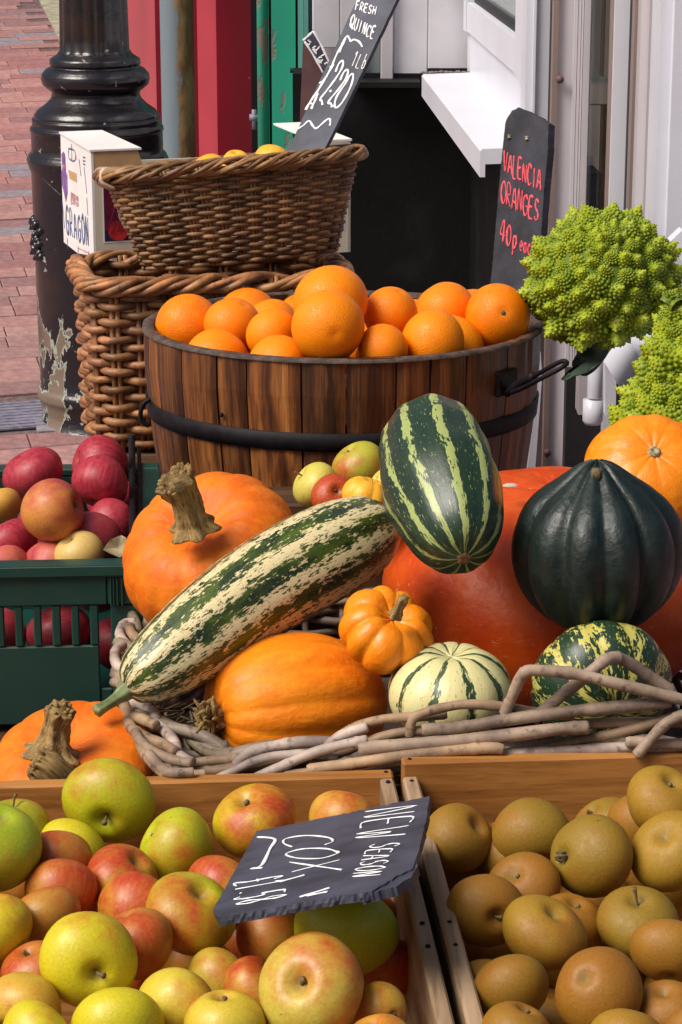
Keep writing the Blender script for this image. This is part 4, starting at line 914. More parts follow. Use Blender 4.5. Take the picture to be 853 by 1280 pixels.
# russets ----------------------------------------------------------------
B1, B2, B3, B4 = (.27,.145,.010), (.31,.150,.010), (.25,.155,.010), (.33,.190,.012)
rus = [
 dict(x=572,y=1050,px=92,z=.455,c=B1,b=.5,ax=(.6,.5,.4),e='',l='knobbly russet apple in the back left corner of its crate'),
 dict(x=666,y=1042,px=100,z=.46,c=B3,b=.35,ax=(.1,-.6,.5),e='s',l='round russet apple at the back board, second from the left'),
 dict(x=757,y=1034,px=84,z=.44,c=B3,b=.4,l='small russet apple half hidden at the back board'),
 dict(x=806,y=1031,px=94,c=B2,b=.85,l='orange tinted russet apple at the back right'),
 dict(x=826,y=1003,px=92,z=.480,c=B4,b=.3,ax=(.3,.75,.5),e='s',l='topmost russet apple at the back right with its hollow on top'),
 dict(x=738,y=1072,px=112,z=.480,c=B3,b=.32,ax=(.80,-.10,-.45),e='c',l='large smooth russet apple with blossom end facing left'),
 dict(x=840,y=1067,px=104,c=B4,b=.25,e='',l='yellowish russet apple cut by the right edge, upper one'),
 dict(x=655,y=1112,px=92,c=B1,b=.7,ax=(-.38,.62,.6),e='s',l='russet apple with stalk hollow behind the two left ones'),
 dict(x=606,y=1136,px=99,c=B2,b=.55,ax=(.35,-.15,.9),e='s',l='russet apple by the rail with its stalk hollow facing out'),
 dict(x=678,y=1167,px=106,z=.465,c=B4,b=.45,ax=(.35,.7,.45),e='',l='russet apple at the centre of the crate with dimpled shoulder'),
 dict(x=712,y=1160,px=88,z=.44,c=B2,b=.7,l='russet apple half hidden behind the central one'),
 dict(x=797,y=1155,px=103,c=B3,b=.2,ax=(-.05,.86,.45),e='S',l='olive russet apple with a thick upright stalk'),
 dict(x=836,y=1190,px=94,c=B2,b=.5,e='',l='russet apple cut by the right edge below the stalked one'),
 dict(x=745,y=1239,px=113,z=.475,c=B2,b=.85,e='',ax=(.3,-.4,-.6),l='large orange brown russet apple in the lower middle'),
 dict(x=612,y=1234,px=88,z=.43,c=B1,b=.8,l='small russet apple peeping out beside the rail'),
 dict(x=638,y=1237,px=98,c=B3,b=.4,e='',l='oval olive russet apple near the lower rail'),
 dict(x=646,y=1298,px=94,c=B1,b=.6,l='russet apple on the bottom edge beside the rail'),
 dict(x=836,y=1266,px=88,c=B2,b=.8,ax=(-.25,.85,.4),e='c',l='russet apple with dried blossom star at lower right'),
 dict(x=782,y=1303,px=104,c=B4,b=.3,e='',l='russet apple in the middle of the bottom edge'),
 dict(x=862,y=1285,px=62,c=B2,b=.7,l='russet apple in the bottom right corner'),
]
relax(rus, .455, 1.50, 1.97)
for i, f in enumerate(rus): put_fruit('russet_apple', russet_meshes[i % 3], f, 'apple', 'russet apples in the right crate')
hid = [dict(x=x, y=y, px=92, z=.395, c=B1, b=.7, l='russet apple deep in the crate, mostly hidden under the others') for x, y in ((590,1090),(790,1090),(850,1110),(620,1190),(700,1200),(780,1210),(850,1230),(690,1280),(740,1120),(640,1070))]
relax(hid, .395, 1.50, 1.95)
for i, f in enumerate(hid): put_fruit('russet_apple', russet_meshes[i % 3], f, 'apple', 'russet apples in the right crate')

# slate on the cox apples --------------------------------------------------
A_, B_, C_, D_ = P(321, 1039, 1.86), P(537, 996, 1.84), P(518, 1092, 1.60), P(268, 1144, 1.615)
pl = plane3(A_, B_, D_)
sg = empty('price_slate', A_, 'grey slate lying on the cox apples chalked new season cox in white', 'price sign')
slate_slab([(321, 1039), (430, 1017), (537, 995), (534, 1020), (524, 1062), (516, 1086), (500, 1093), (465, 1114), (400, 1124), (330, 1137), (273, 1147), (266, 1138)], pl, .0065, 3, 'slab', sg, (1, 2, 3, 4, 5, 6, 7), 4)
# flaked lower layer on the right lower edge
pl2 = (pl[0] - pl[1] * .0015, pl[1])
slate_slab([(470, 1106), (520, 1078), (522, 1082), (514, 1096), (496, 1108), (452, 1119)], pl2, .007, 5, 'flake', sg, (0, 1, 2, 3, 4), 4)
def z3(X, Y): return (260 + X / 2.993, 985 + Y / 2.993)
def dz(X, Y, k=2.993): return (X / k, Y / k)
m = MB()
write(m, 'NEW', z3(596, 82), dz(-48, 118), dz(182, -22), pl, .0012, seed=1)
write(m, 'SEASON', z3(606, 208), dz(-70, 128), dz(104, -8), pl, .0010, seed=2)
write(m, 'COX', z3(282, 178), dz(30, 142), dz(182, -8), pl, .0013, seed=3, gap=.05)
write(m, '£1.58', z3(100, 352), dz(8, 90), dz(196, -36), pl, .0013, seed=4)
scribble(m, [z3(*q) for q in ((186, 180), (250, 188), (232, 225), (202, 285), (165, 298), (205, 295))], pl, .0012)
scribble(m, [z3(*q) for q in ((343, 405), (455, 370))], pl, .0014); scribble(m, [z3(*q) for q in ((370, 400), (448, 384))], pl, .0014); scribble(m, [z3(*q) for q in ((268, 348), (362, 322))], pl, .0012)
flatten(m, pl).obj('lettering', M['chalk'], sg)

# ---------------------------------------------------------------- grey willow basket with the squashes
GZ = .462
bc = Vector((.105, 2.375, 0)); bkroot = wicker_basket('willow_basket', 'pale grey willow basket with broken rim holding the squashes', (bc.x, bc.y), R(3), .325, .275, 3.2, .333, .455, .90, 44, 11, .0045, .0040, 'grey_willow', (.21, .165, .135), .0056, 4, 15, .010, seed=4, lens=4)
gw = [(.30, .225, .175), (.30, .205, .13), (.38, .31, .28), (.23, .155, .10), (.30, .22, .155)]
rb = random.Random(9)
def rod(px, d, r, c, z=None, n=None, dd=None):
    pts = []
    for i, (x, y) in enumerate(px):
        pts.append(PZ(x, y, z) if z else P(x, y, d + (dd[i] if dd else 0)))
    pp = resample(pts, n or len(pts) * 6); k = len(pp); rr_ = [r * .88 * (1 + .05 * math.sin(i * .5) + (.12 if i % 17 == 8 else 0)) for i in range(k)]; rr_[0] *= .8; rr_[-1] *= .8
    me = MB().tube(pp, rr_, 12).mesh('rim_rod'); me.materials.append(M['grey_willow']); me.transform((Matrix.Translation(bkroot.location) @ Matrix.Rotation(bkroot.rotation_euler.z, 4, 'Z')).inverted()); c = gw[c]; k = rb.uniform(.85, 1.15)
    return link('rim_rod', me, bkroot, None, (c[0]*k, c[1]*k, c[2]*k, 1))
def zz(*q): return [(400 + X / 1.883, 770 + Y / 1.883) for X, Y in q]
def zl(*q): return [(130 + X / 2.666, 760 + Y / 2.666) for X, Y in q]
rod(zz((-5, 328), (20, 305), (70, 268), (140, 245), (214, 238), (300, 232)), 2.075, .0054, 1)
rod(zz((212, 284), (213, 262), (222, 240), (245, 228), (280, 218), (345, 208), (430, 213), (520, 228), (600, 236)), 2.063, .0052, 1, n=60)
rod(zz((240, 268), (330, 262), (430, 246), (560, 228), (700, 214), (828, 203)), 2.052, .0066, 0)
rod(zz((434, 232), (448, 200), (470, 150), (482, 133), (510, 128), (600, 136), (700, 160), (850, 196), (980, 232)), 2.045, .0062, 0, n=70, dd=[.012, .01, .004, 0, 0, 0, 0, 0, 0])
rod(zz((500, 246), (560, 195), (640, 130), (672, 104), (694, 98), (720, 106), (770, 138), (830, 180)), 2.060, .0066, 0, n=70, dd=[.0, .0, .0, .004, .01, .016, .02, .02])
rod(zz((90, 312), (250, 300), (450, 280), (560, 266), (634, 262)), 2.046, .0070, 0)
rod(zz((-30, 362), (60, 350), (150, 336), (300, 318), (400, 310), (432, 314)), 2.040, .0060, 1)
rod(zz((40, 380), (250, 352), (450, 322), (600, 294), (700, 276), (850, 232), (900, 215)), 2.056, .0054, 3)
rod(zz((400, 330), (520, 322), (700, 312), (860, 306)), 2.050, .0064, 2)
rod(zz((720, 296), (850, 302), (980, 322)), 2.043, .0058, 0)
rod(zz((745, 330), (770, 300), (805, 262), (832, 243), (870, 232), (960, 230)), 2.034, .0060, 0, n=40)
rod(zz((600, 255), (740, 250), (870, 252), (990, 262)), 2.062, .0056, 3)
rod(zz((-20, 345), (60, 318), (130, 290), (210, 272), (340, 268)), 2.066, .0054, 3)
rod(zz((110, 352), (300, 340), (520, 352), (700, 340), (860, 348)), 2.066, .0052, 3)
rod(zl((200, 560), (250, 535), (300, 520), (380, 508), (445, 506)), 2.085, .0058, 1)
rod(zl((205, 577), (330, 548), (450, 532), (600, 505), (760, 482)), 2.070, .0062, 1)
rod(zl((362, 578), (430, 545), (500, 512), (580, 492), (700, 488), (780, 500)), 2.058, .0050, 2)
rod(zl((444, 532), (452, 512), (490, 482), (560, 462), (650, 448), (760, 445)), 2.072, .0064, 2)
rod(zl((500, 570), (600, 525), (700, 482), (800, 455), (880, 440)), 2.050, .0056, 2)
rod(zl((740, 476), (760, 448), (800, 422), (880, 396)), 2.066, .0060, 2)
rod(zl((600, 562), (740, 540), (900, 508)), 2.046, .0056, 3)
# chunky plait down the left side
sd_ = [((108, 50), (72, 52), (54, 78), (60, 104), (92, 134)), ((88, 62), (92, 82), (108, 100), (126, 112)), ((66, 122), (42, 140), (37, 170), (52, 198), (78, 206)), ((60, 196), (52, 222), (58, 256), (84, 280), (110, 286)),
       ((92, 312), (140, 330), (168, 352), (172, 372)), ((66, 318), (84, 352), (130, 372), (176, 392)), ((124, 366), (160, 378), (205, 410), (235, 448), (244, 474)), ((78, 372), (96, 404), (150, 436), (200, 456), (240, 480)),
       ((104, 410), (122, 444), (168, 480), (228, 506), (296, 518)), ((192, 462), (236, 480), (276, 506), (298, 514)), ((120, 452), (140, 492), (180, 534), (206, 560)), ((150, 484), (178, 520), (220, 548), (300, 548)), ((196, 506), (216, 540), (250, 556), (340, 554))]
for i, s_ in enumerate(sd_): rod(zl(*s_), 0, .0062 if i < 8 else .0056, (2, 1, 2, 0, 2, 1, 2, 1, 4, 2, 1, 0, 1)[i], z=GZ + .004 * (i % 3), n=26)
# straw in the dark corner
m = MB(); r2 = random.Random(2)
for k in range(70):
    x, y = r2.uniform(190, 260), r2.uniform(880, 945); p = PZ(x, y, .40 + r2.uniform(-.02, .02)); dv = Vector((r2.uniform(-1, 1), r2.uniform(-1, 1), r2.uniform(-.3, .6))).normalized() * .012; m.tube([p - dv, p + dv * .2, p + dv], .0012, 4)
o = m.obj('straw_scraps', M['straw'], None, loc=PZ(230, 915, .40)); tag(o, 'dark straw scraps in the corner of the willow basket', 'straw', None, 'stuff')

# squashes -----------------------------------------------------------------
G_ = 'pumpkins and squashes in the willow basket'
mp1 = ribbed_mesh('pumpkin', M['pumpkin_skin_dull'], 15, .042, h=.80, dt=.28, wt=.42, taper=.06, seed=1, sharp=.62, wob=.03)
pk = put_pumpkin('pumpkin', mp1, 264, 700, 228, 2.425, (-.22, .62, .74), 'orange pumpkin with thick brown stem behind the long marrow', group=G_, spin=.3, sc=(1, 1, 1.02))
st = [P(x, y, d) for x, y, d in ((243, 662, 2.350), (238, 643, 2.345), (230, 620, 2.34), (219, 600, 2.33))]
peduncle(pk, st, [.0245, .0165, .0140, .0155, .0190], seed=3)
mp2 = ribbed_mesh('pumpkin', M['pumpkin_skin'], 13, .032, h=.84, dt=.14, wt=.5, db=.06, taper=-.02, seed=2, sharp=.9)
pk = put_pumpkin('pumpkin', mp2, 366, 885, 262, 2.21, (-.86, -.06, .42), 'smooth orange pumpkin lying on its side at the front of the willow basket', group=G_, spin=.8, sc=(.70, .76, 1.14))
st = [P(x, y, d) for x, y, d in ((276, 893, 2.195), (268, 899, 2.170), (260, 903, 2.155))]
peduncle(pk, st, [.020, .0165, .0135], seed=5, n=12)
m = MB(); r2 = random.Random(8)
for k in range(26):
    a = r2.uniform(0, 6.28); c = P(266 + 12*math.cos(a)*.6, 897 + 22*math.sin(a), 2.16); e_ = P(262 + r2.uniform(-20, 6), 900 + r2.uniform(-30, 30), 2.14 + r2.uniform(-.01, .01)); m.tube([c, c.lerp(e_, .5) + Vector((0, 0, r2.uniform(-.004, .004))), e_], [.0036, .003, .0012], 6)
world_child(pk, m, 'stem_fibre', M['peduncle'], 6, 2)
# long marrow
def gourd(name, cpx, radp, mt, label, cat, seg=96, n=90, ribs=10, rd=.03, group=G_):
    pts = resample([P(x, y, d) for x, y, d in cpx], n); L = [0]
    for i in range(1, n): L.append(L[-1] + (pts[i] - pts[i-1]).length)
    rr_ = []
    for i in range(n):
        s = L[i] / L[-1]; k = 0
        while k < len(radp) - 2 and radp[k+1][0] < s: k += 1
        a, b_ = radp[k], radp[k+1]; f = (s - a[0]) / (b_[0] - a[0]); p0 = radp[max(k-1, 0)][1]; p3 = radp[min(k+2, len(radp)-1)][1]; p1, p2 = a[1], b_[1]
        rr_.append(max(.0005, .5*((2*p1) + (p2-p0)*f + (2*p0-5*p1+4*p2-p3)*f*f + (3*p1-p0-3*p2+p3)*f**3)))
    c = sum(pts, Vector()) / n
    m = MB().tube(pts, rr_, seg, True, mod=lambda i, a: 1 + rd * math.cos(ribs * a) + .012 * math.sin(2*a + i * .05), upv=None)
    me = m.mesh(name, True, c); me.materials.append(M[mt]); add_uv(me, seg, n - 1); o = link(name, me); o.location = c; return tag(o, label, cat, group)
mw = gourd('marrow', [(158, 862, 2.16), (200, 832, 2.18), (255, 790, 2.215), (320, 742, 2.26), (390, 700, 2.31), (450, 670, 2.36), (491, 655, 2.40)],
      [(0, .010), (.012, .019), (.05, .029), (.13, .0375), (.26, .0440), (.42, .0475), (.60, .0495), (.76, .0480), (.88, .0400), (.955, .0260), (.99, .0110), (1, .001)], 'marrow_stripes', 'long marrow striped dark green and cream lying diagonally across the basket', 'marrow', ribs=8, rd=.018)
me = MB().tube(resample([P(x, y, d) for x, y, d in ((166, 856, 2.165), (152, 868, 2.155), (138, 878, 2.145), (120, 889, 2.135))], 14), lerp_list([.0160, .0085, .0058, .0050, .0062], 14), 20, mod=lambda i, a: 1 + .12 * math.cos(5*a)).mesh('stem', True, mw.location); me.materials.append(M['green_peduncle']); link('stem', me, mw)
# fat striped marrow standing on the red pumpkin
vs_axis = cv(.14, -.60, .79); c0 = P(555, 612, 2.30); L_ = .112
pp = [c0 + vs_axis * (L_ * t) + UP * (.012 * (1 - t*t)) + RT * (-.006 * (1 - abs(t))) for t in (-1, -.7, -.35, 0, .35, .7, 1)]
n = 80; pts = resample(pp, n); rr_ = []
for i in range(n):
    t = -1 + 2*i/(n-1); q = max(0.0, 1 - abs(t) ** 2.7) ** .5; rr_.append(max(.0006, .0585 * q * (1 - .02*t + .02 * math.sin(t * 9)) * (1 - .045 * math.exp(-((t + .50) / .10) ** 2))))
m = MB().tube(pts, rr_, 96, True, mod=lambda i, a: 1 + .020 * math.cos(9*a) + .03 * math.cos(2*a + .6) + .010 * math.sin(5*a + i * .12))
me = m.mesh('marrow', True, c0); me.materials.append(M['green_marrow_stripes']); add_uv(me, 96, n - 1); gm = link('marrow', me); gm.location = c0; tag(gm, 'fat dark green marrow with pale stripes propped upright on the red pumpkin', 'marrow', G_)
e_ = pts[-1]; m = MB(); fr_ = frame(e_ - vs_axis * .004, vs_axis.orthogonal(), vs_axis); m.lathe([(0, .0046), (.004, .0050), (.0068, .0042), (.0082, .001), (.009, -.004)], 24, lambda i, a: 1 + .15 * math.cos(5*a)); me = m.mesh('blossom_scar'); me.transform(fr_); me.transform(Matrix.Translation(-c0)); me.materials.append(simple('scar_brown', (.22, .10, .05), .8, .4, 200, .5)); link('blossom_scar', me, gm)
# munchkin
mk = ribbed_mesh('pumpkin', M['munchkin_skin'], 9, .16, h=.72, dt=.30, wt=.36, taper=.05, seed=4, sharp=.75)
pk = put_pumpkin('pumpkin', mk, 482, 789, 126, 2.185, (.32, .62, .66), 'small bright orange ribbed pumpkin between marrow and pale squash', group=G_, spin=.15)
st = [P(x, y, d) for x, y, d in ((494, 770, 2.145), (499, 760, 2.14), (505, 747, 2.135))]
peduncle(pk, st, [.0072, .0045, .0050], seed=7, ribs=5, frayed=False, n=10, seg=24)
# red pumpkin
rk = ribbed_mesh('pumpkin', M['red_kuri_skin'], 8, .030, h=.86, dt=.10, wt=.5, db=.05, seed=5, sharp=1.0, wob=.015)
pk = put_pumpkin('pumpkin', rk, 690, 735, 425, 2.53, (.02, .93, .36), 'huge glossy red orange pumpkin underneath the fat marrow and acorn squash', group=G_, spin=.35, sc=(1, 1, .80))
pb = P(638, 606, 2.475); fr_ = frame(pb, (1, .1, 0), (0, -.25, 1)); m = MB().lathe([(0, .0004), (.006, .0006), (.0082, -.0006)], 20); me = m.mesh('pale_scar'); me.transform(fr_ @ Matrix.Diagonal((1, .45, 1, 1))); me.materials.append(M['cream_card']); me.transform(pk.matrix_world.inverted()); link('pale_scar', me, pk)
# dark acorn squash
ac = ribbed_mesh('acorn_squash', M['acorn_skin'], 11, .13, h=.90, dt=0.0, db=.05, point=.20, taper=.05, seed=6, sharp=.62, power=.85)
pk = put_pumpkin('acorn_squash', ac, 747, 692, 222, 2.27, (-.03, .95, .26), 'big blackish green acorn squash with pointed top on the right', 'squash', G_, spin=.12, sc=(1, 1, .99))
tp = P(746, 590, 2.25); m = MB().tube([tp + Vector((0, 0, -.006)), tp + Vector((0, 0, .0005)), tp + Vector((0, 0, .0035))], [.0070, .0055, .0042], 16, mod=lambda i, a: 1 + .15*math.cos(5*a)); world_child(pk, m, 'stem_scar', M['calyx'])
# pale striped squash
ps = ribbed_mesh('striped_squash', M['pale_squash_stripes'], 10, .055, h=.74, dt=.14, wt=.3, seed=7, sharp=.8)
pk = put_pumpkin('striped_squash', ps, 562, 864, 159, 2.15, (.04, .90, .34), 'small cream squash with thin dark green stripes in the front middle', 'squash', G_, spin=.0)
# dark striped squash
ds = ribbed_mesh('striped_squash', M['dark_squash_stripes'], 10, .040, h=.86, dt=.10, wt=.3, seed=8, sharp=.9)
pk = put_pumpkin('striped_squash', ds, 750, 857, 180, 2.19, (.22, -.50, .78), 'dark green squash speckled yellow below the acorn squash', 'squash', G_, spin=.2, sc=(1, 1, .86))
# orange pumpkin at the right behind the acorn squash
op = ribbed_mesh('pumpkin', M['munchkin_skin'], 10, .035, h=.74, dt=.10, wt=.35, db=.05, seed=9, sharp=.9)
pk = put_pumpkin('pumpkin', op, 812, 593, 166, 2.50, (-.0, .50, .86), 'orange pumpkin with pale button scar at the right edge below the romanesco', group=G_, spin=.4)
tp = P(813, 561, 2.425); fr_ = frame(pk.matrix_world.translation + cv(0, .50, .86) * (83 * mm(tp) * .645), RT, cv(0, .5, .86)); me = MB().lathe([(0, .0035), (.0028, .0038), (.0036, .0052), (.0052, .0052), (.0066, .003), (.0085, -.004)], 24).mesh('blossom_scar'); me.transform(pk.matrix_world.inverted() @ fr_); me.materials.append(M['dry_leaf']); link('blossom_scar', me, pk)
# little apples and gourd in the gap behind the marrow
sb = slab('low_crate', 'dark upturned crate hidden between the barrel and the squashes', 'crate', (-.12, 2.635, .325), (.11, 2.715, .545), 'bench_wood', legs=False)
sm = [dict(x=395,y=607,px=62,z=.575,c=(.60,.52,.10),b=.12,ax=(-.75,.6,.2),e='S',l='pale yellow apple with long stalk in front of the barrel'),
      dict(x=450,y=584,px=68,z=.585,c=(.42,.42,.04),b=.35,e='s',l='green apple with reddish top leaning on the barrel'),
      dict(x=481,y=607,px=42,z=.578,c=(.60,.52,.10),b=.05,e='',l='yellow apple sliver beside the fat marrow'),
      dict(x=416,y=620,px=56,z=.57,c=(.45,.08,.05),b=1.2,ax=(.25,.25,.9),e='s',l='small red apple between the yellow apple and yellow gourd')]
relax(sm, .57, 2.55, 2.70)
for i, f in enumerate(sm): put_fruit('apple', apple_meshes[i % 4], f, 'apple', 'loose apples in front of the barrel')
yg = ribbed_mesh('gourd', M['yellow_gourd_skin'], 8, .09, h=.8, dt=.2, seed=11)
put_pumpkin('gourd', yg, 460, 622, 66, 2.50, (.3, .9, .2), 'yellow orange ribbed gourd peeping over the long marrow', 'gourd')
# pumpkins behind the crate on the left
pk = put_pumpkin('pumpkin', mp1, 92, 962, 236, 2.135, (-.12, .80, .55), 'dull orange pumpkin with tall ridged stem in front of the green crate', group='pumpkins behind the cox crate', spin=1.0, sc=(.94, .94, .58))
st = [P(x, y, d) for x, y, d in ((64, 944, 2.10), (67, 926, 2.10), (71, 905, 2.10), (77, 886, 2.095))]
peduncle(pk, st, [.027, .0165, .0125, .0115, .0125], seed=9)
mp3 = ribbed_mesh('pumpkin', M['pumpkin_skin_dull'], 12, .05, h=.7, dt=.2, seed=12)
pk = put_pumpkin('pumpkin', mp3, 45, 1018, 110, 2.045, (.1, .9, .3), 'small pumpkin low behind the crate board, only its dry stem showing', group='pumpkins behind the cox crate', sc=(.7, .6, .7))
st = [P(x, y, d) for x, y, d in ((86, 990, 2.05), (74, 976, 2.045), (60, 962, 2.04), (44, 952, 2.04))]
peduncle(pk, st, [.0155, .0160, .0155, .0135], seed=14, ribs=9, n=14)

# ---------------------------------------------------------------- green plastic crate of red apples
RG = .519; fl_, fr2 = PZ(-60, 708, RG), PZ(184, 702, RG); gd = Vector((-.065, 1, 0)).normalized(); gx2 = Vector((1, .065, 0)).normalized(); GO = fr2
gc = empty('plastic_crate', GO + gd * .2 - gx2 * .2 + Vector((0, 0, .327 - RG)), 'dark green plastic crate with slotted sides filled with red apples', 'crate')
GM = frame(GO, gx2)
def gbox(name, x0, x1, y0, y1, z0, z1, bev=.0015, mt='green_plastic'): return MB().box((x0, y0, z0 - RG), (x1, y1, z1 - RG), GM, bev).obj(name, M[mt], gc, False)
W_, D2 = -.42, .405
gbox('rim', W_, .010, -.012, .016, RG - .007, RG); gbox('rim', W_, .010, D2 - .012, D2 + .014, RG - .009, RG); gbox('rim', -.014, .012, .0165, D2 - .0125, RG - .008, RG - .001); gbox('rim', W_ - .014, W_ + .010, .0165, D2 - .0125, RG - .008, RG - .001)
gbox('rim_lip', W_, .0125, -.0145, -.0122, RG - .012, RG + .001)
zt, zb = P(60, 752, GO.y).z, P(60, 803, GO.y).z; zb2 = P(60, 857, GO.y).z
gbox('front_band', W_ + .004, -.044, -.009, -.001, zt, RG - .0075)
xs = []
k1 = lambda x: (gi2 @ P(x, 770, GO.y)).x
gi2 = GM.inverted()
slots = [(-62, -49), (-39, -26), (-16, -3), (7, 20), (30, 43), (53, 66), (77, 90), (100, 113)]
prev = W_ + .004
for a, b_ in slots:
    a, b_ = k1(a), k1(b_)
    if a > prev: gbox('slot_bar', prev, a, -.0075, -.001, zb + .0005, zt - .0005)
    prev = b_
gbox('slot_bar', prev, k1(124), -.0075, -.001, zb + .0005, zt - .0005)
gbox('front_panel', W_ + .004, k1(124), -.0068, -.001, .335, zb)
gbox('front_panel', k1(124), k1(139), -.0055, -.001, .335, zb2); gbox('front_panel', k1(139), .004, -.0065, -.001, .333, zt - .001)
for x in (k1(139), k1(142.5), k1(147), k1(153)): gbox('rib', x, x + .0022, -.0125, -.0095, zt - .002, RG - .0125)
gbox('front_band', -.0435, .004, -.0088, -.001, zt, RG - .0078)
for x0 in (W_, -.006): 
    gbox('side_wall', x0, x0 + .006, .0, D2 - .014, .333, RG - .07)
    gbox('side_wall', x0, x0 + .006, .0, D2 - .014, RG - .03, RG - .0085)
    for k in range(12): gbox('side_bar', x0, x0 + .006, k * .036, k * .036 + .014, RG - .0695, RG - .0305)
gbox('back_wall', W_ + .007, -.007, D2 - .011, D2 - .005, .333, RG - .0095); gbox('crate_floor', W_ + .007, -.007, .001, D2 - .0115, .331, .337)
# folding bale arm, black
m = MB(); a, b_ = PZ(165, 550, RG + .014), PZ(166, 676, RG + .008)
m.tube(resample([a, a.lerp(b_, .3), a.lerp(b_, .7), b_], 14), .0042, 8); m.tube(resample([a + gx2*.009 - Vector((0,0,.01)), b_ + gx2*.008 - Vector((0,0,.008))], 8), .0026, 8); m.tube([a, a + Vector((0, 0, .006))], .005, 8); m.obj('bale_arm', M['black_iron'], gc)
DR, PR = (.40, .040, .065), (.62, .16, .10)
red = [
 dict(x=43,y=594,px=80,c=DR,b=.9,e='',l='dark red apple at the back left of the green crate'),
 dict(x=126,y=581,px=77,z=.535,c=DR,b=1.0,ax=(-.7,.2,.3),e='',l='dark red apple at the back right corner of the green crate'),
 dict(x=127,y=601,px=73,z=.552,c=DR,b=.8,ax=(-.2,-.9,.3),e='s',l='deep crimson apple stacked in front of the back right apple'),
 dict(x=3,y=631,px=50,c=(.60,.33,.05),b=.2,e='',l='orange yellow apple at the left edge in the green crate'),
 dict(x=65,y=639,px=82,z=.552,c=(.62,.25,.05),b=.62,ax=(.85,.2,.3),spin=1.0,e='s',l='pink and orange apple in the middle of the green crate'),
 dict(x=14,y=681,px=68,fd=2.61,c=PR,b=.85,e='',l='bright red apple at the left edge of the green crate'),
 dict(x=113,y=681,px=82,fd=2.60,c=DR,b=.55,e='',l='mottled purple red apple right of centre in the green crate'),
 dict(x=101,y=694,px=62,fd=2.545,c=(.62,.45,.14),b=-.1,ax=(-.45,.65,.4),e='s',l='cream yellow apple with stalk at the front of the green crate'),
 dict(x=67,y=711,px=74,fd=2.56,c=PR,b=.75,e='',l='red apple at the front rim of the green crate'),
 dict(x=8,y=711,px=60,fd=2.55,c=PR,b=.7,e='',l='small red apple at the front left rim'),
 dict(x=140,y=655,px=62,z=.507,c=DR,b=.9,e='',l='shaded dark red apple by the bale arm'),
 dict(x=145,y=630,px=70,z=.50,c=DR,b=.9,e='',l='dark apple in shade beside the black bale arm'),
]
relax(red, .527, 2.555, 2.87)
for i, f in enumerate(red): put_fruit('apple', red_meshes[i % 3], f, 'apple', 'red apples in the green crate')
low = [dict(x=x, y=y, px=78, c=(.5,.06,.09), b=.6, z=.455, e='', l=l) for x, y, l in ((76, 794, 'pink red apple seen through the middle slots of the green crate'), (-6, 800, 'red apple seen through the left slots of the green crate'), (150, 806, 'red apple behind the tall slot of the green crate'))]
for f in low: f['d'] = 2.556; f['p'] = P(f['x'], f['y'], 2.556); f['r'] = 39 * mm(f['p'])
for i, f in enumerate(low): put_fruit('apple', red_meshes[i % 3], f, 'apple', 'red apples in the green crate')
hid = [dict(x=x, y=y, px=78, z=.45, c=DR, b=.9, e='', l='red apple low in the green crate, mostly hidden by the others') for x, y in ((40,700),(120,730),(60,660))]
relax(hid, .45, 2.56, 2.85)
for i, f in enumerate(hid): put_fruit('apple', red_meshes[i % 3], f, 'apple', 'red apples in the green crate')
# curled dry leaf on the rim
m = MB(); q = [P(x, y, d) for x, y, d in ((129, 687, 2.53), (138, 674, 2.55), (152, 669, 2.57), (158, 672, 2.56), (160, 690, 2.54), (150, 697, 2.52), (138, 692, 2.51))]; c = P(146, 684, 2.555)
vs = q + [c] ; m.add(vs, [(i, (i+1) % 7, 7) for i in range(7)]); m.add([v + Vector((0, .0015, -.001)) for v in vs], [((i+1) % 7, i, 7) for i in range(7)])
o = m.obj('dry_leaf', M['dry_leaf'], None, loc=c); tag(o, 'curled dry leaf on the front rim of the green crate', 'leaf')
# ---------------------------------------------------------------- half barrel of oranges
BC = P(428, 403, 3.0); BX, BY, BZ = BC.x, 3.0, .683
barrel = empty('half_barrel', (BX, BY, .42), 'dark brown half barrel planter with black hoop filled with oranges', 'barrel')
RT_, RB_ = .2555, .226; NS = 28
def brad(z): t = (z - .42) / (BZ - .42); return RB_ + (RT_ - RB_) * t + .004 * math.sin(math.pi * t)
r2 = random.Random(6); edges = [2*math.pi*(k + r2.uniform(-.22, .22)) / NS for k in range(NS)]
for k in range(NS):
    a0, a1 = edges[k], edges[(k+1) % NS] + (2*math.pi if k == NS-1 else 0); g_ = .0045; vs = []; nz, na = 7, 5; pr_ = r2.uniform(-.0012, .0012); zt_ = BZ + r2.uniform(-.002, .002)
    for face, off in (('o', 0), ('i', -.015)):
        for i in range(nz):
            z = .42 + (zt_ - .42) * i / (nz-1)
            for j in range(na):
                t = j / (na-1); a = a0 + g_ + (a1 - a0 - 2*g_) * t; rr0 = brad(z) + off + pr_ - (.0022 if j in (0, na-1) and face == 'o' else 0) - (.003 if i == nz-1 and face == 'o' else 0)
                vs.append((BX + rr0*math.cos(a), BY + rr0*math.sin(a), z))
    o_ = nz*na; fs = []
    for i in range(nz-1):
        for j in range(na-1):
            q = (i*na+j, i*na+j+1, (i+1)*na+j+1, (i+1)*na+j); fs.append(q); fs.append(tuple(x + o_ for x in q[::-1]))
        fs.append((i*na, (i+1)*na, (i+1)*na+o_, i*na+o_)); fs.append((i*na+na-1, i*na+na-1+o_, (i+1)*na+na-1+o_, (i+1)*na+na-1))
    for j in range(na-1): fs.append(((nz-1)*na+j, (nz-1)*na+j+1, (nz-1)*na+j+1+o_, (nz-1)*na+j+o_)); fs.append((j, j+o_, j+1+o_, j+1))
    MB().add(vs, fs).obj('stave', M['stave_wood'], barrel, False, fix=True)
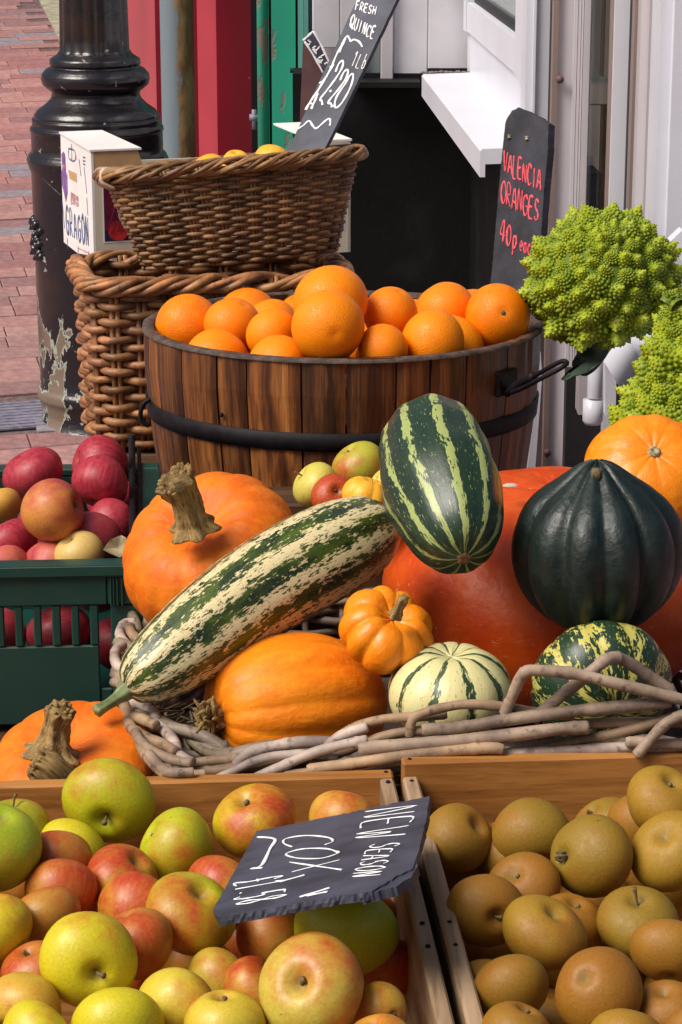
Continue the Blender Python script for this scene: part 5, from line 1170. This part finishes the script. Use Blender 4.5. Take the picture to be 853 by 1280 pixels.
    # weathered end grain on top
hz = .583
def hoop(z0, z1, name='hoop'):
    pr_ = [(brad(z0) + .0005, z0), (brad(z0) + .0032, z0 + .0008), (brad(z1) + .0032, z1 - .0008), (brad(z1) + .0005, z1)]; MB().lathe(pr_, 96, None, (BX, BY, 0)).obj(name, M['black_iron'], barrel)
hoop(hz - .0115, hz + .0115); hoop(.432, .452)
rt = MB().lathe([(RT_ - .0165, BZ - .004), (RT_ - .0155, BZ + .0010), (RT_ - .008, BZ + .0018), (RT_ - .001, BZ + .0008), (RT_ - .0005, BZ - .003)], 112, lambda i, a: 1 + .002 * math.sin(a * 23) + .0015 * math.sin(a * 57), (BX, BY, 0)); rt.obj('worn_top_edge', M['rim_wood'], barrel)
for x, y in ((251, 530), (600, 536)):
    p = P(x, y, 2.76); q = Vector((p.x - BX, p.y - BY, 0)).normalized(); c = Vector((BX, BY, p.z)) + q * (brad(p.z) + .002); MB().tube([c, c + q * .003], [.003, .002], 10).obj('rivet', M['black_iron'], barrel)
MB().lathe([(0, .60), (RT_ - .022, .60)], 64, None, (BX, BY, 0)).obj('inner_floor', M['bench_wood'], barrel, False)
barrel.rotation_euler = (R(-1.6), 0, 0); barrel.location.z -= .004
# iron handle on the right flank
def bside(px_x, z, out=0.0):
    """point on the barrel's flank seen at photo column px_x"""
    best = None
    for k in range(720):
        a = -math.pi * k / 720; p = Vector((BX + (brad(z) + out)*math.cos(a), BY + (brad(z) + out)*math.sin(a), z)); e = abs(proj(p)[0] - px_x)
        if best is None or e < best[0]: best = (e, p, a)
    return best[1], best[2]
zb_ = P(640, 475, 2.88).z; pb, ab = bside(634, zb_, .003); nb_ = Vector((math.cos(ab), math.sin(ab), 0)); tb = Vector((-nb_.y, nb_.x, 0))
MB().box((-.022, -.003, -.016), (.022, .003, .016), frame(pb, tb), .003).obj('handle_plate', M['black_iron'], barrel, False)
hpts = [P(x, y, d) for x, y, d in ((650, 486, 2.82), (668, 478, 2.79), (690, 466, 2.77), (704, 460, 2.76), (709, 463, 2.755), (700, 470, 2.75), (676, 482, 2.76), (655, 492, 2.79), (640, 497, 2.82))]
MB().tube(resample(hpts, 50), .0030, 10).obj('handle', M['black_iron'], barrel)
MB().tube(resample([pb + Vector((.0, -.006, -.012)), hpts[0], hpts[1]], 10), .0055, 10).obj('handle_lug', M['black_iron'], barrel)
pb, ab = bside(188, P(186, 510, 2.95).z, .004); MB().tube(resample([pb + Vector((0, 0, .014)), pb + Vector((-.010, -.002, .006)), pb + Vector((-.012, -.002, -.012)), pb + Vector((-.002, -.002, -.020))], 14), .003, 8).obj('handle', M['black_iron'], barrel)

def in_barrel(f):
    for _ in range(40):
        p = P(f['x'], f['y'], f['d']); r = f['px'] / 2 * mm(p); lim = brad(min(p.z, BZ)) - .022 - r * (1 if p.z < BZ + .01 else .6); q = math.hypot(p.x - BX, p.y - BY)
        if q <= lim: return
        f['d'] += .004 if p.y < BY else -.004
OA, OB, OC = (.92, .225, .001), (.90, .195, .001), (.96, .265, .001)
ora = [
 dict(x=237,y=409,px=86,z=.700,c=OB,ax=(-.25,-.85,.4),e='n',l='orange at the far left of the barrel with navel near its base'),
 dict(x=292,y=406,px=74,z=.700,c=OA,l='orange behind and right of the leftmost one'),
 dict(x=341,y=409,px=70,z=.675,c=OC,l='orange mostly hidden at the back left of the heap'),
 dict(x=341,y=418,px=68,z=.700,c=OC,l='orange left of the topmost pair, behind the front row'),
 dict(x=413,y=377,px=97,z=.755,c=OC,ax=(-.4,.6,.5),l='topmost orange crowning the barrel heap'),
 dict(x=411,y=408,px=92,z=.735,c=OC,ax=(.2,-.3,.9),l='big orange directly below the topmost one'),
 dict(x=270,y=455,px=86,z=.672,c=OC,l='orange at the front rim, leftmost of the front row'),
 dict(x=349,y=456,px=79,z=.670,c=OC,l='orange at the front rim, second of the front row'),
 dict(x=488,y=392,px=68,z=.710,c=OA,l='orange just right of the topmost orange'),
 dict(x=557,y=389,px=75,z=.700,c=OA,l='orange at the back right of the barrel'),
 dict(x=622,y=396,px=82,z=.710,c=OB,ax=(.12,.05,.98),e='n',l='orange at the far right with its navel facing out'),
 dict(x=541,y=428,px=80,z=.690,c=OC,l='orange behind the wide front right one'),
 dict(x=562,y=439,px=90,z=.685,c=OC,l='wide orange at the front rim on the right'),
 dict(x=480,y=447,px=68,z=.672,c=OA,l='orange at the front rim right of the big pair'),
 dict(x=479,y=436,px=62,z=.690,c=OA,l='orange sliver behind the front rim orange right of centre'),
]
relax(ora, .69, 2.79, 3.19, clampf=in_barrel)
for i, f in enumerate(ora):
    if 'e' not in f: f['e'] = ''
    put_fruit('orange', orange_meshes[i % 3], f, 'orange', 'oranges in the half barrel')
hid = [dict(x=x, y=y, px=78, z=.645, c=OB, e='', l='orange low in the barrel, mostly hidden under the heap') for x, y in ((320,440),(400,450),(450,430),(520,410),(380,400),(310,400),(590,400))]
relax(hid, .645, 2.82, 3.16)
for i, f in enumerate(hid): put_fruit('orange', orange_meshes[i % 3], f, 'orange', 'oranges in the half barrel')

# ---------------------------------------------------------------- wicker baskets behind
an = R(12); ux = Vector((math.cos(an), math.sin(an), 0)); uy = Vector((-math.sin(an), math.cos(an), 0))
c0 = P(117, 430, 3.30); A2, B2_ = .182, .105; ctr = Vector((c0.x, 3.33, 0)) + ux * A2 * .985 + uy * B2_ * .95
lb = wicker_basket('square_basket', 'square reddish brown willow basket behind the orange barrel', (ctr.x, ctr.y), an, A2, B2_, 7.0, .425, .664, .97, 28, 20, .0056, .0040, 'willow', (.31, .145, .062), .0054, 6, 7, .0125, seed=2, pair=True, lens=5)
# support for the far box
an2 = R(18); vx = Vector((math.cos(an2), math.sin(an2), 0)); vy = Vector((-math.sin(an2), math.cos(an2), 0))
bn = P(118, 333, 3.74)
bx = empty('cardboard_box', bn, 'white and cream fruit box with blue lettering and dark label behind the basket', 'box')
W2, D2_, H2 = .425, .235, P(111, 190, 3.74).z - bn.z
lean = 0.0
def BQ(u, v, w): return bn + vx * u + vy * v + Vector((lean * w / H2 * .3, 0, w))
def bquad(mb, c, th): return mb.prism(c, th)
# walls: white end, cream front, top flap, back, base
MB().prism([BQ(0, 0, 0), BQ(0, D2_, 0), BQ(0, D2_, H2), BQ(0, 0, H2)], vx * .004).obj('end_panel', M['white_card'], bx, False, fix=True)
MB().prism([BQ(.0042, 0, 0), BQ(W2, 0, 0), BQ(W2, 0, H2 * .73), BQ(.0042, 0, H2 * .73)], vy * .004).obj('front_panel', M['cream_card'], bx, False, fix=True)
MB().prism([BQ(.0042, .0005, H2 * .732), BQ(.09, .0005, H2 * .732), BQ(.075, .0005, H2 - .001), BQ(.0042, .0005, H2 - .001)], vy * .004).obj('corner_panel', M['tan_card'], bx, False, fix=True)
MB().prism([BQ(W2, 0, 0), BQ(W2, D2_, 0), BQ(W2, D2_, H2), BQ(W2, 0, H2)], vx * -.004).obj('end_panel', M['white_card'], bx, False, fix=True)
MB().prism([BQ(.0042, D2_, 0), BQ(W2 - .0042, D2_, 0), BQ(W2 - .0042, D2_, H2 * .73), BQ(.0042, D2_, H2 * .73)], vy * -.004).obj('back_panel', M['cream_card'], bx, False, fix=True)
MB().prism([BQ(-.002, -.002, H2 + .0005), BQ(.080, -.002, H2 + .0005), BQ(.070, D2_, H2 + .0005), BQ(-.002, D2_, H2 + .0005)], (0, 0, .003)).obj('top_flap', M['white_card'], bx, False, fix=True)
MB().prism([BQ(W2 - .06, -.002, H2 + .0005), BQ(W2 + .002, -.002, H2 + .0005), BQ(W2 + .002, D2_, H2 + .0005), BQ(W2 - .06, D2_, H2 + .0005)], (0, 0, .003)).obj('top_flap', M['white_card'], bx, False, fix=True)
MB().prism([BQ(.0045, .0045, .0005), BQ(W2 - .0045, .0045, .0005), BQ(W2 - .0045, D2_ - .0045, .0005), BQ(.0045, D2_ - .0045, .0005)], (0, 0, .003)).obj('base_panel', M['cream_card'], bx, False, fix=True)
plE = (BQ(0, .1, .05), -vx); plF = (BQ(.1, 0, .05), -vy)
def bz(X, Y): return (65 + X / 7.31, 165 + Y / 7.31)
m = MB(); write(m, 'GRAGON', bz(130, 925), (29.5, 17.5), (-1.2, -33.5), plE, .0018, seed=1, gap=.25, jit=.0); flatten(m, plE).obj('lettering', M['ink_blue'], bx)
m = MB(); write(m, 'SELECTION'.replace('L', 'E').replace('T', 'I'), bz(168, 590), (10, 6), (0, -5.5), plE, .0008, seed=2, gap=.3, jit=0)
write(m, 'EXIRA'.replace('I', 'T'), bz(170, 650), (10, 5), (0, -6), plE, .0010, seed=2, gap=.3, jit=0)
scribble(m, [bz(*q) for q in ((240, 1060), (290, 1085), (345, 1110))], plE, .0007); scribble(m, [bz(*q) for q in ((215, 215), (222, 250))], plE, .0009); flatten(m, plE).obj('small_print', M['ink_pink'], bx)
def decal(pts, pl, mt, name, th=.0006):
    p0, nn = pl; MB().prism([PP(x, y, p0 + nn * th, nn) for x, y in pts], nn * -th * .6).obj(name, M[mt], bx, False, fix=True)
decal([bz(*q) for q in ((148, 345), (222, 378), (228, 460), (163, 425))], plE, 'tan_card', 'hand_hole')
decal([bz(*q) for q in ((88, 200), (105, 178), (120, 205), (128, 360), (140, 400), (143, 560), (128, 640), (112, 560), (92, 480), (84, 390), (96, 330))], plE, 'ink_purple', 'crest')
decal([bz(*q) for q in ((98, 300), (118, 310), (116, 330), (98, 320))], plE, 'ink_orange', 'crest_detail', .001)
m = MB()
for q in (((150, 150), (205, 175), (205, 262), (152, 238), (150, 150)), ((176, 110), (178, 250)), ((245, 250), (262, 400)), ((282, 230), (300, 235)), ((282, 262), (300, 268)), ((282, 290), (300, 300)), ((290, 320), (315, 560)), ((315, 600), (325, 760)), ((90, 620), (112, 880)), ((138, 970), (140, 1070)), ((236, 1045), (236, 1130)), ((330, 1090), (332, 1200))): scribble(m, [bz(*v) for v in q], plE, .0008)
flatten(m, plE).obj('small_print', M['ink_blue'], bx)
m = MB()
for q in (((176, 130), (182, 115), (305, 106)), ): scribble(m, [bz(*v) for v in q], plE, .0008)
def bfp(u, w): return proj(BQ(u, 0, w))
def decf(uw, mt, name, th): MB().prism([BQ(u, -th, w) for u, w in uw], vy * th * .5).obj(name, M[mt], bx, False, fix=True)
u0, u1, w0, w1 = .018, W2 - .012, H2 * .215, H2 * .725
decf([(u0 - .002, w0 - .0025), (u1 + .002, w0 - .0025), (u1 + .002, w1), (u0 - .002, w1)], 'white_card', 'label_border', .0006)
decf([(u0, w0), (u1, w0), (u1, w1 - .001), (u0, w1 - .001)], 'ink_navy', 'label', .0011)
decf([(u0 + .001, w0 + .016), (.16, w0 + .016), (.16, w1 - .001), (u0 + .001, w1 - .001)], 'ink_maroon', 'label_panel', .0016)
def disc(cu, cw, r, mt, name, th, hole=0, a0=0, a1=360):
    n = 40; out = [(cu + r*math.cos(R(a0 + (a1-a0)*k/n)), cw + r*math.sin(R(a0 + (a1-a0)*k/n))) for k in range(n)]
    decf([(u, min(max(w, w0 + .001), w1 - .001)) for u, w in out], mt, name, th)
cu, cw = .085, (w0 + w1) / 2 + .003; 
disc(cu, cw, .0455, 'white_card', 'label_ring', .0022); disc(cu, cw, .0425, 'ink_navy', 'label_ring', .0028); disc(cu, cw, .0345, 'ink_pink', 'label_disc', .0034); disc(.040, w0 + .016, .016, 'ink_red', 'label_flower', .0020)
m = MB()
for k in range(-4, 6):
    for s in (1, -1):
        a = (k * .008 - .03) * s; p = [BQ(cu + a + t * .02 * s, -.0042, cw - .034 + t * .068) for t in (0, .5, 1)]; p = [q for q in p]; m.tube(p, .0008, 5)
m.obj('label_lattice', M['ink_maroon'], bx)
for (du, dw, r_) in ((.004, -.006, .012), (-.010, -.004, .009), (.0, .008, .009), (-.014, .012, .006), (.008, -.020, .008)): disc(cu + du, cw + dw, r_, 'ink_orange', 'label_fruit', .0048)
m = MB(); m.tube([BQ(.03, -.001, H2*.14), BQ(.034, -.001, H2*.11), BQ(.028, -.001, H2*.07)], .0009, 6); m.tube([BQ(.115, -.001, H2*.09), BQ(.116, -.001, H2*.005)], .0009, 6); m.obj('staple', M['black_iron'], bx)
# dark crate that the box stands on
dk = empty('dark_crate', bn - Vector((0, 0, .2)), 'dark crate supporting the fruit box, behind the square basket', 'crate')
f0 = Matrix.Translation((0, 0, 0))
MB().box((.03, .02, .4205 - bn.z), (W2 - .02, D2_ - .01, -.001), frame(bn, vx), .003).obj('crate_body', M['near_black'], dk, False)
for k in range(3): MB().box((.028, .0155, .4205 - bn.z + .065*k + .003), (W2 - .018, .0195, .4205 - bn.z + .065*k + .055), frame(bn, vx), .001).obj('slat', M['bench_wood'], dk, False)

an3 = R(15); c1 = P(300, 198, 3.43); bz1 = .832
ub = wicker_basket('oval_basket', 'oval brown wicker basket of quinces on top of the square basket', (c1.x, c1.y), an3, .182, .078, 2.5, .684, bz1 - .010, .76, 34, 25, .0029, .0024, 'willow', (.22, .120, .055), .0031, 12, 6, .0125, seed=3, pair=True, lens=4)
ub.rotation_euler = (R(-7.5), R(-3.2), an3); ub.rotation_mode = 'XYZ'
# loose twiggy loops at the left end of the rim
r2 = random.Random(4); m = MB()
for k in range(7):
    a = Vector((c1.x, c1.y, bz1)) + Matrix.Rotation(an3, 3, 'Z') @ Vector((-.182, -.03 + k * .010, -.012)); me = MB().tube(resample([a + Vector((.014, 0, .008)), a + Vector((-.006, -.002, .012)), a + Vector((-.012, -.004, -.004)), a + Vector((.006, -.003, -.016))], 14), .0028, 8).mesh('rim_loop')
    me.transform((Matrix.Translation(ub.location) @ Matrix.Rotation(an3, 4, 'Z')).inverted()); me.materials.append(M['willow']); link('rim_loop', me, ub, None, (.50, .38, .28, 1))
qs = [dict(x=340,y=203,px=46,l='yellow quince peeping over the basket rim beside the slate'), dict(x=296,y=211,px=46,l='yellow quince left of the other in the oval basket'), dict(x=262,y=214,px=44,l='yellow quince hidden in the left of the oval basket')]
for f in qs:
    f['p'] = P(f['x'], f['y'], 3.50); f['r'] = f['px']/2*mm(f['p']); f['c'] = (.8, .5, .05); f['e'] = ''; put_fruit('quince', quince_mesh, f, 'quince', 'quinces in the oval basket')
# slate price sign standing in the oval basket --------------------------------
pl = plane3(P(368, 171, 3.50), P(414, 171, 3.47), P(505, -20, 3.60))
s1 = empty('price_slate', P(385, 190, 3.49), 'tall leaning slate chalked fresh quince in white, standing in the oval basket', 'price sign')
slate_slab([(357, 190), (404, 190), (414, 171), (495, 2), (519, -48), (467, -44), (446, 0), (368, 171)], pl, .007, 8, 'slab', s1, (4,), 8)
def z1(X, Y): return (360 + X / 5.687, Y / 5.687)
k_ = 5.687; m = MB()
write(m, 'FRESH', z1(478, 66), (150/k_, 42/k_), (12/k_, -62/k_), pl, .0012, seed=1)
write(m, 'QUINCE', z1(436, 190), (176/k_, 92/k_), (22/k_, -84/k_), pl, .0014, seed=2)
write(m, '1Lb', z1(445, 462), (108/k_, 34/k_), (38/k_, -100/k_), pl, .0010, seed=3)
scribble(m, [z1(*q) for q in ((125, 780), (160, 720), (215, 640), (262, 560), (320, 460), (300, 480))], pl, .0015); scribble(m, [z1(*q) for q in ((165, 770), (190, 720), (215, 660))], pl, .0013); scribble(m, [z1(*q) for q in ((222, 590), (250, 572), (280, 540))], pl, .0011); scribble(m, [z1(*q) for q in ((130, 780), (150, 735), (175, 740), (170, 775))], pl, .0011)
scribble(m, [z1(*q) for q in ((340, 510), (360, 455), (390, 430), (385, 480), (330, 570), (262, 660), (228, 705), (240, 715), (246, 745))], pl, .0013)
scribble(m, [z1(*q) for q in ((300, 640), (306, 652))], pl, .0016)
scribble(m, [z1(*q) for q in ((372, 570), (395, 515), (425, 495), (420, 540), (370, 620), (308, 695), (285, 730), (305, 735), (314, 762))], pl, .0013)
scribble(m, [z1(*q) for q in ((410, 590), (440, 535), (464, 530), (455, 590), (420, 670), (375, 740), (342, 765), (332, 740), (350, 680), (410, 590))], pl, .0013)
scribble(m, [z1(*q) for q in ((318, 455), (340, 400), (370, 340), (405, 275), (422, 255), (440, 278), (448, 292), (470, 280), (505, 295), (530, 332))], pl, .0012)
scribble(m, [z1(*q) for q in ((362, 372), (385, 320), (408, 275))], pl, .0018)
scribble(m, [z1(*q) for q in ((70, 915), (110, 890), (150, 858), (175, 890), (200, 912), (240, 880), (288, 842), (302, 860), (298, 892))], pl, .0012)
flatten(m, pl).obj('lettering', M['chalk'], s1)
# slate behind the oranges ------------------------------------------------
pl = plane3(P(613, 362, 3.30), P(676, 362, 3.22), P(632, 150, 3.40))
s2 = empty('price_slate', P(640, 362, 3.27), 'tall narrow slate chalked valencia oranges in red behind the barrel', 'price sign')
slate_slab([(611, 372), (615, 340), (621, 270), (627, 200), (632, 152), (640, 138), (648, 134), (660, 139), (674, 146), (686, 155), (685, 190), (680, 240), (676, 300), (672, 372)], pl, .012, 12, 'slab', s2, (4, 5, 6, 7, 8), 3.5, 'slate_dark')
def z2(X, Y): return (605 + X / 5.442, 130 + Y / 5.442)
k_ = 5.442; m = MB()
write(m, 'VALENCIA', z2(128, 455), (262/k_, 142/k_), (6/k_, -140/k_), pl, .0013, seed=11, gap=.08, jit=.06)
write(m, 'ORANGES', z2(112, 668), (262/k_, 138/k_), (8/k_, -148/k_), pl, .0013, seed=12, gap=.08, jit=.06)
write(m, '40p', z2(106, 925), (125/k_, 78/k_), (10/k_, -150/k_), pl, .0015, seed=13, gap=.1)
write(m, 'each', z2(240, 995), (108/k_, 58/k_), (4/k_, -112/k_), pl, .0012, seed=14, gap=.02)
flatten(m, pl).obj('lettering', M['red_chalk'], s2)
for x, y in ((637, 171), (659, 173)): m = MB(); scribble(m, [(x, y - 2), (x, y + 2)], pl, .0020); m.obj('paint_fleck', M['concrete'], s2)
# slate ledge: what it leans on at the back of the barrel
# ---------------------------------------------------------------- romanesco
def floret_mesh(seed, tall=1.0):
    r_ = random.Random(seed); m = MB(); n = 56; H = .92 * tall
    m.lathe([(.60, -.45), (.56, 0), (.40, H*.35), (.20, H*.7), (.05, H*.93), (0, H*.97)], 12)
    for i in range(n):
        t = (i + .5) / n; a = i * 2.39996; z = H * (1 - t ** .60) ; rr0 = .58 * (t ** .66); br = .045 + .120 * t ** .85
        c = Vector((rr0*math.cos(a), rr0*math.sin(a), z)); nn = Vector((math.cos(a)*.9, math.sin(a)*.9, .75)).normalized()
        u = nn.orthogonal().normalized(); v = nn.cross(u); vs = []; K = 6
        for (rk, hk) in ((1.0, -.5), (.95, .25), (.55, .95)):
            for k in range(K):
                b_ = 2*math.pi*k/K; vs.append(c + (u*math.cos(b_) + v*math.sin(b_)) * br * rk + nn * br * hk)
        vs.append(c + nn * br * 1.55); fs = []
        for q in range(2):
            for k in range(K): fs.append((q*K+k, q*K+(k+1) % K, (q+1)*K+(k+1) % K, (q+1)*K+k))
        for k in range(K): fs.append((2*K+k, 2*K+(k+1) % K, 3*K))
        m.add(vs, fs)
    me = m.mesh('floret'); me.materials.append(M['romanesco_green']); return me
fm = [floret_mesh(1), floret_mesh(2, 1.2), floret_mesh(3, .9)]
def romanesco(label, x, y, px, d, axis, n, prof, loc_z=None, s0=.10, s1=.26, seed=0, sq=(1, 1, 1)):
    """florets on a golden spiral over a dome; prof(t)->(radius, height) in units of the head's radius"""
    r_ = random.Random(seed); c = P(x, y, d); Rr = px/2 * mm(c); hd = empty('romanesco', c, label, 'romanesco', 'romanesco heads on the sill'); Rm = rotto(cv(*axis)).to_4x4() @ Matrix.Diagonal((sq[0], sq[1], sq[2], 1)); hd.matrix_world = Matrix.Translation(c) @ Rm
    core = []
    for i in range(25): q = prof(i / 24); core.append((q[0] * .90 * Rr, q[1] * .92 * Rr))
    me = MB().lathe(core[::-1], 32).mesh('core'); me.materials.append(M['romanesco_core']); link('core', me, hd)
    for i in range(n):
        t = (i + .6) / n; a = i * 2.39996 + r_.uniform(-.10, .10); q = prof(t); q2 = prof(min(1, t + .02)); q1 = prof(max(0, t - .02))
        dr, dzz = q2[0] - q1[0], q2[1] - q1[1]; nr, nz_ = -dzz, dr; L = math.hypot(nr, nz_) or 1; nr, nz_ = nr/L, nz_/L
        s = (s0 + (s1 - s0) * t ** .7) * r_.uniform(.72, 1.28) * Rr; nrm = Vector((nr*math.cos(a), nr*math.sin(a), nz_ + .35)).normalized(); nrm = (nrm + Vector((r_.uniform(-.4, .4), r_.uniform(-.4, .4), r_.uniform(-.4, .4)))).normalized()
        p = Vector((q[0]*math.cos(a), q[0]*math.sin(a), q[1])) * (Rr * r_.uniform(.86, .97)); Mx = Matrix.Translation(p - nrm * s * .25) @ Vector((0, 0, 1)).rotation_difference(nrm).to_matrix().to_4x4() @ Matrix.Rotation(r_.uniform(0, 6.28), 4, 'Z') @ Matrix.Diagonal((s, s, s, 1))
        link('floret', fm[i % 3], hd, Mx)
    return hd
def dome(t): th = t * R(118); return (math.sin(th), math.cos(th) * .92)
def cone(t): return (.98 * (t ** 1.02), 1.28 - 1.65 * t)
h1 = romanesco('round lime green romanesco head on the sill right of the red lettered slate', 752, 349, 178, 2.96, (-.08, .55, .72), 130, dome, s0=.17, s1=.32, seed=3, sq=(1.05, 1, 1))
st = [P(742, 425, 2.99), P(738, 445, 2.98), P(728, 458, 2.96)]
m = MB().tube(resample(st, 8), [.030, .026, .022, .019, .017, .016, .015, .014], 16); world_child(h1, m, 'stalk', M['leaf_dark'])
m = MB(); q = [P(x, y, d) for x, y, d in ((702, 475, 2.90), (712, 464, 2.90), (728, 458, 2.91), (745, 444, 2.92), (752, 452, 2.90), (735, 466, 2.89), (722, 470, 2.88), (716, 470, 2.88), (708, 476, 2.88))]; m.prism(q, (0, .003, .001)); world_child(h1, m, 'leaf', M['leaf_dark'])
m = MB(); q = [P(x, y, d) for x, y, d in ((830, 306, 2.95), (836, 302, 2.95), (841, 312, 2.95), (836, 322, 2.96), (828, 318, 2.96))]; m.prism(q, (0, .008, .001)); world_child(h1, m, 'leaf', M['leaf_dark'])
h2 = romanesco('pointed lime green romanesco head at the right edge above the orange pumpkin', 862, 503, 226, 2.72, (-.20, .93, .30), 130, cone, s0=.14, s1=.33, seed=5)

# grime where the sill meets the wall
m = MB(); rc = random.Random(8)
for k in range(26):
    t = k / 25; p = FW(.062, .115 - .113 * t, SZ - .001 + rc.uniform(0, .002)); m.tube([p, p + Vector((-.005, rc.uniform(-.004, .004), rc.uniform(-.001, .003)))], rc.uniform(.0012, .003), 6)
m.obj('grime', M['brown_upvc'], sh)['kind'] = 'stuff'
# chalk scribble along the grey edge of the brown board
plb = plane3(P(379, 50, 5.27), P(405, 92, 5.27), P(392, 38, 5.27)); rc = random.Random(5)
m = MB()
for a, b_ in (((379, 51), (392, 39)), ((392, 39), (412, 79)), ((381, 52), (404, 91))): scribble(m, [a, ((a[0]+b_[0])/2 + .6, (a[1]+b_[1])/2 - .5), b_], plb, .0016)
for k in range(16):
    t = rc.uniform(.08, .92); x, y = 386 + 21*t + rc.uniform(-4, 4), 46 + 38*t + rc.uniform(-4, 4); scribble(m, [(x - 2, y + rc.uniform(-2, 2)), (x, y), (x + 2, y + rc.uniform(-3, 3))], plb, .0011)
flatten(m, plb).obj('chalk_scribble', M['chalk'], bb)
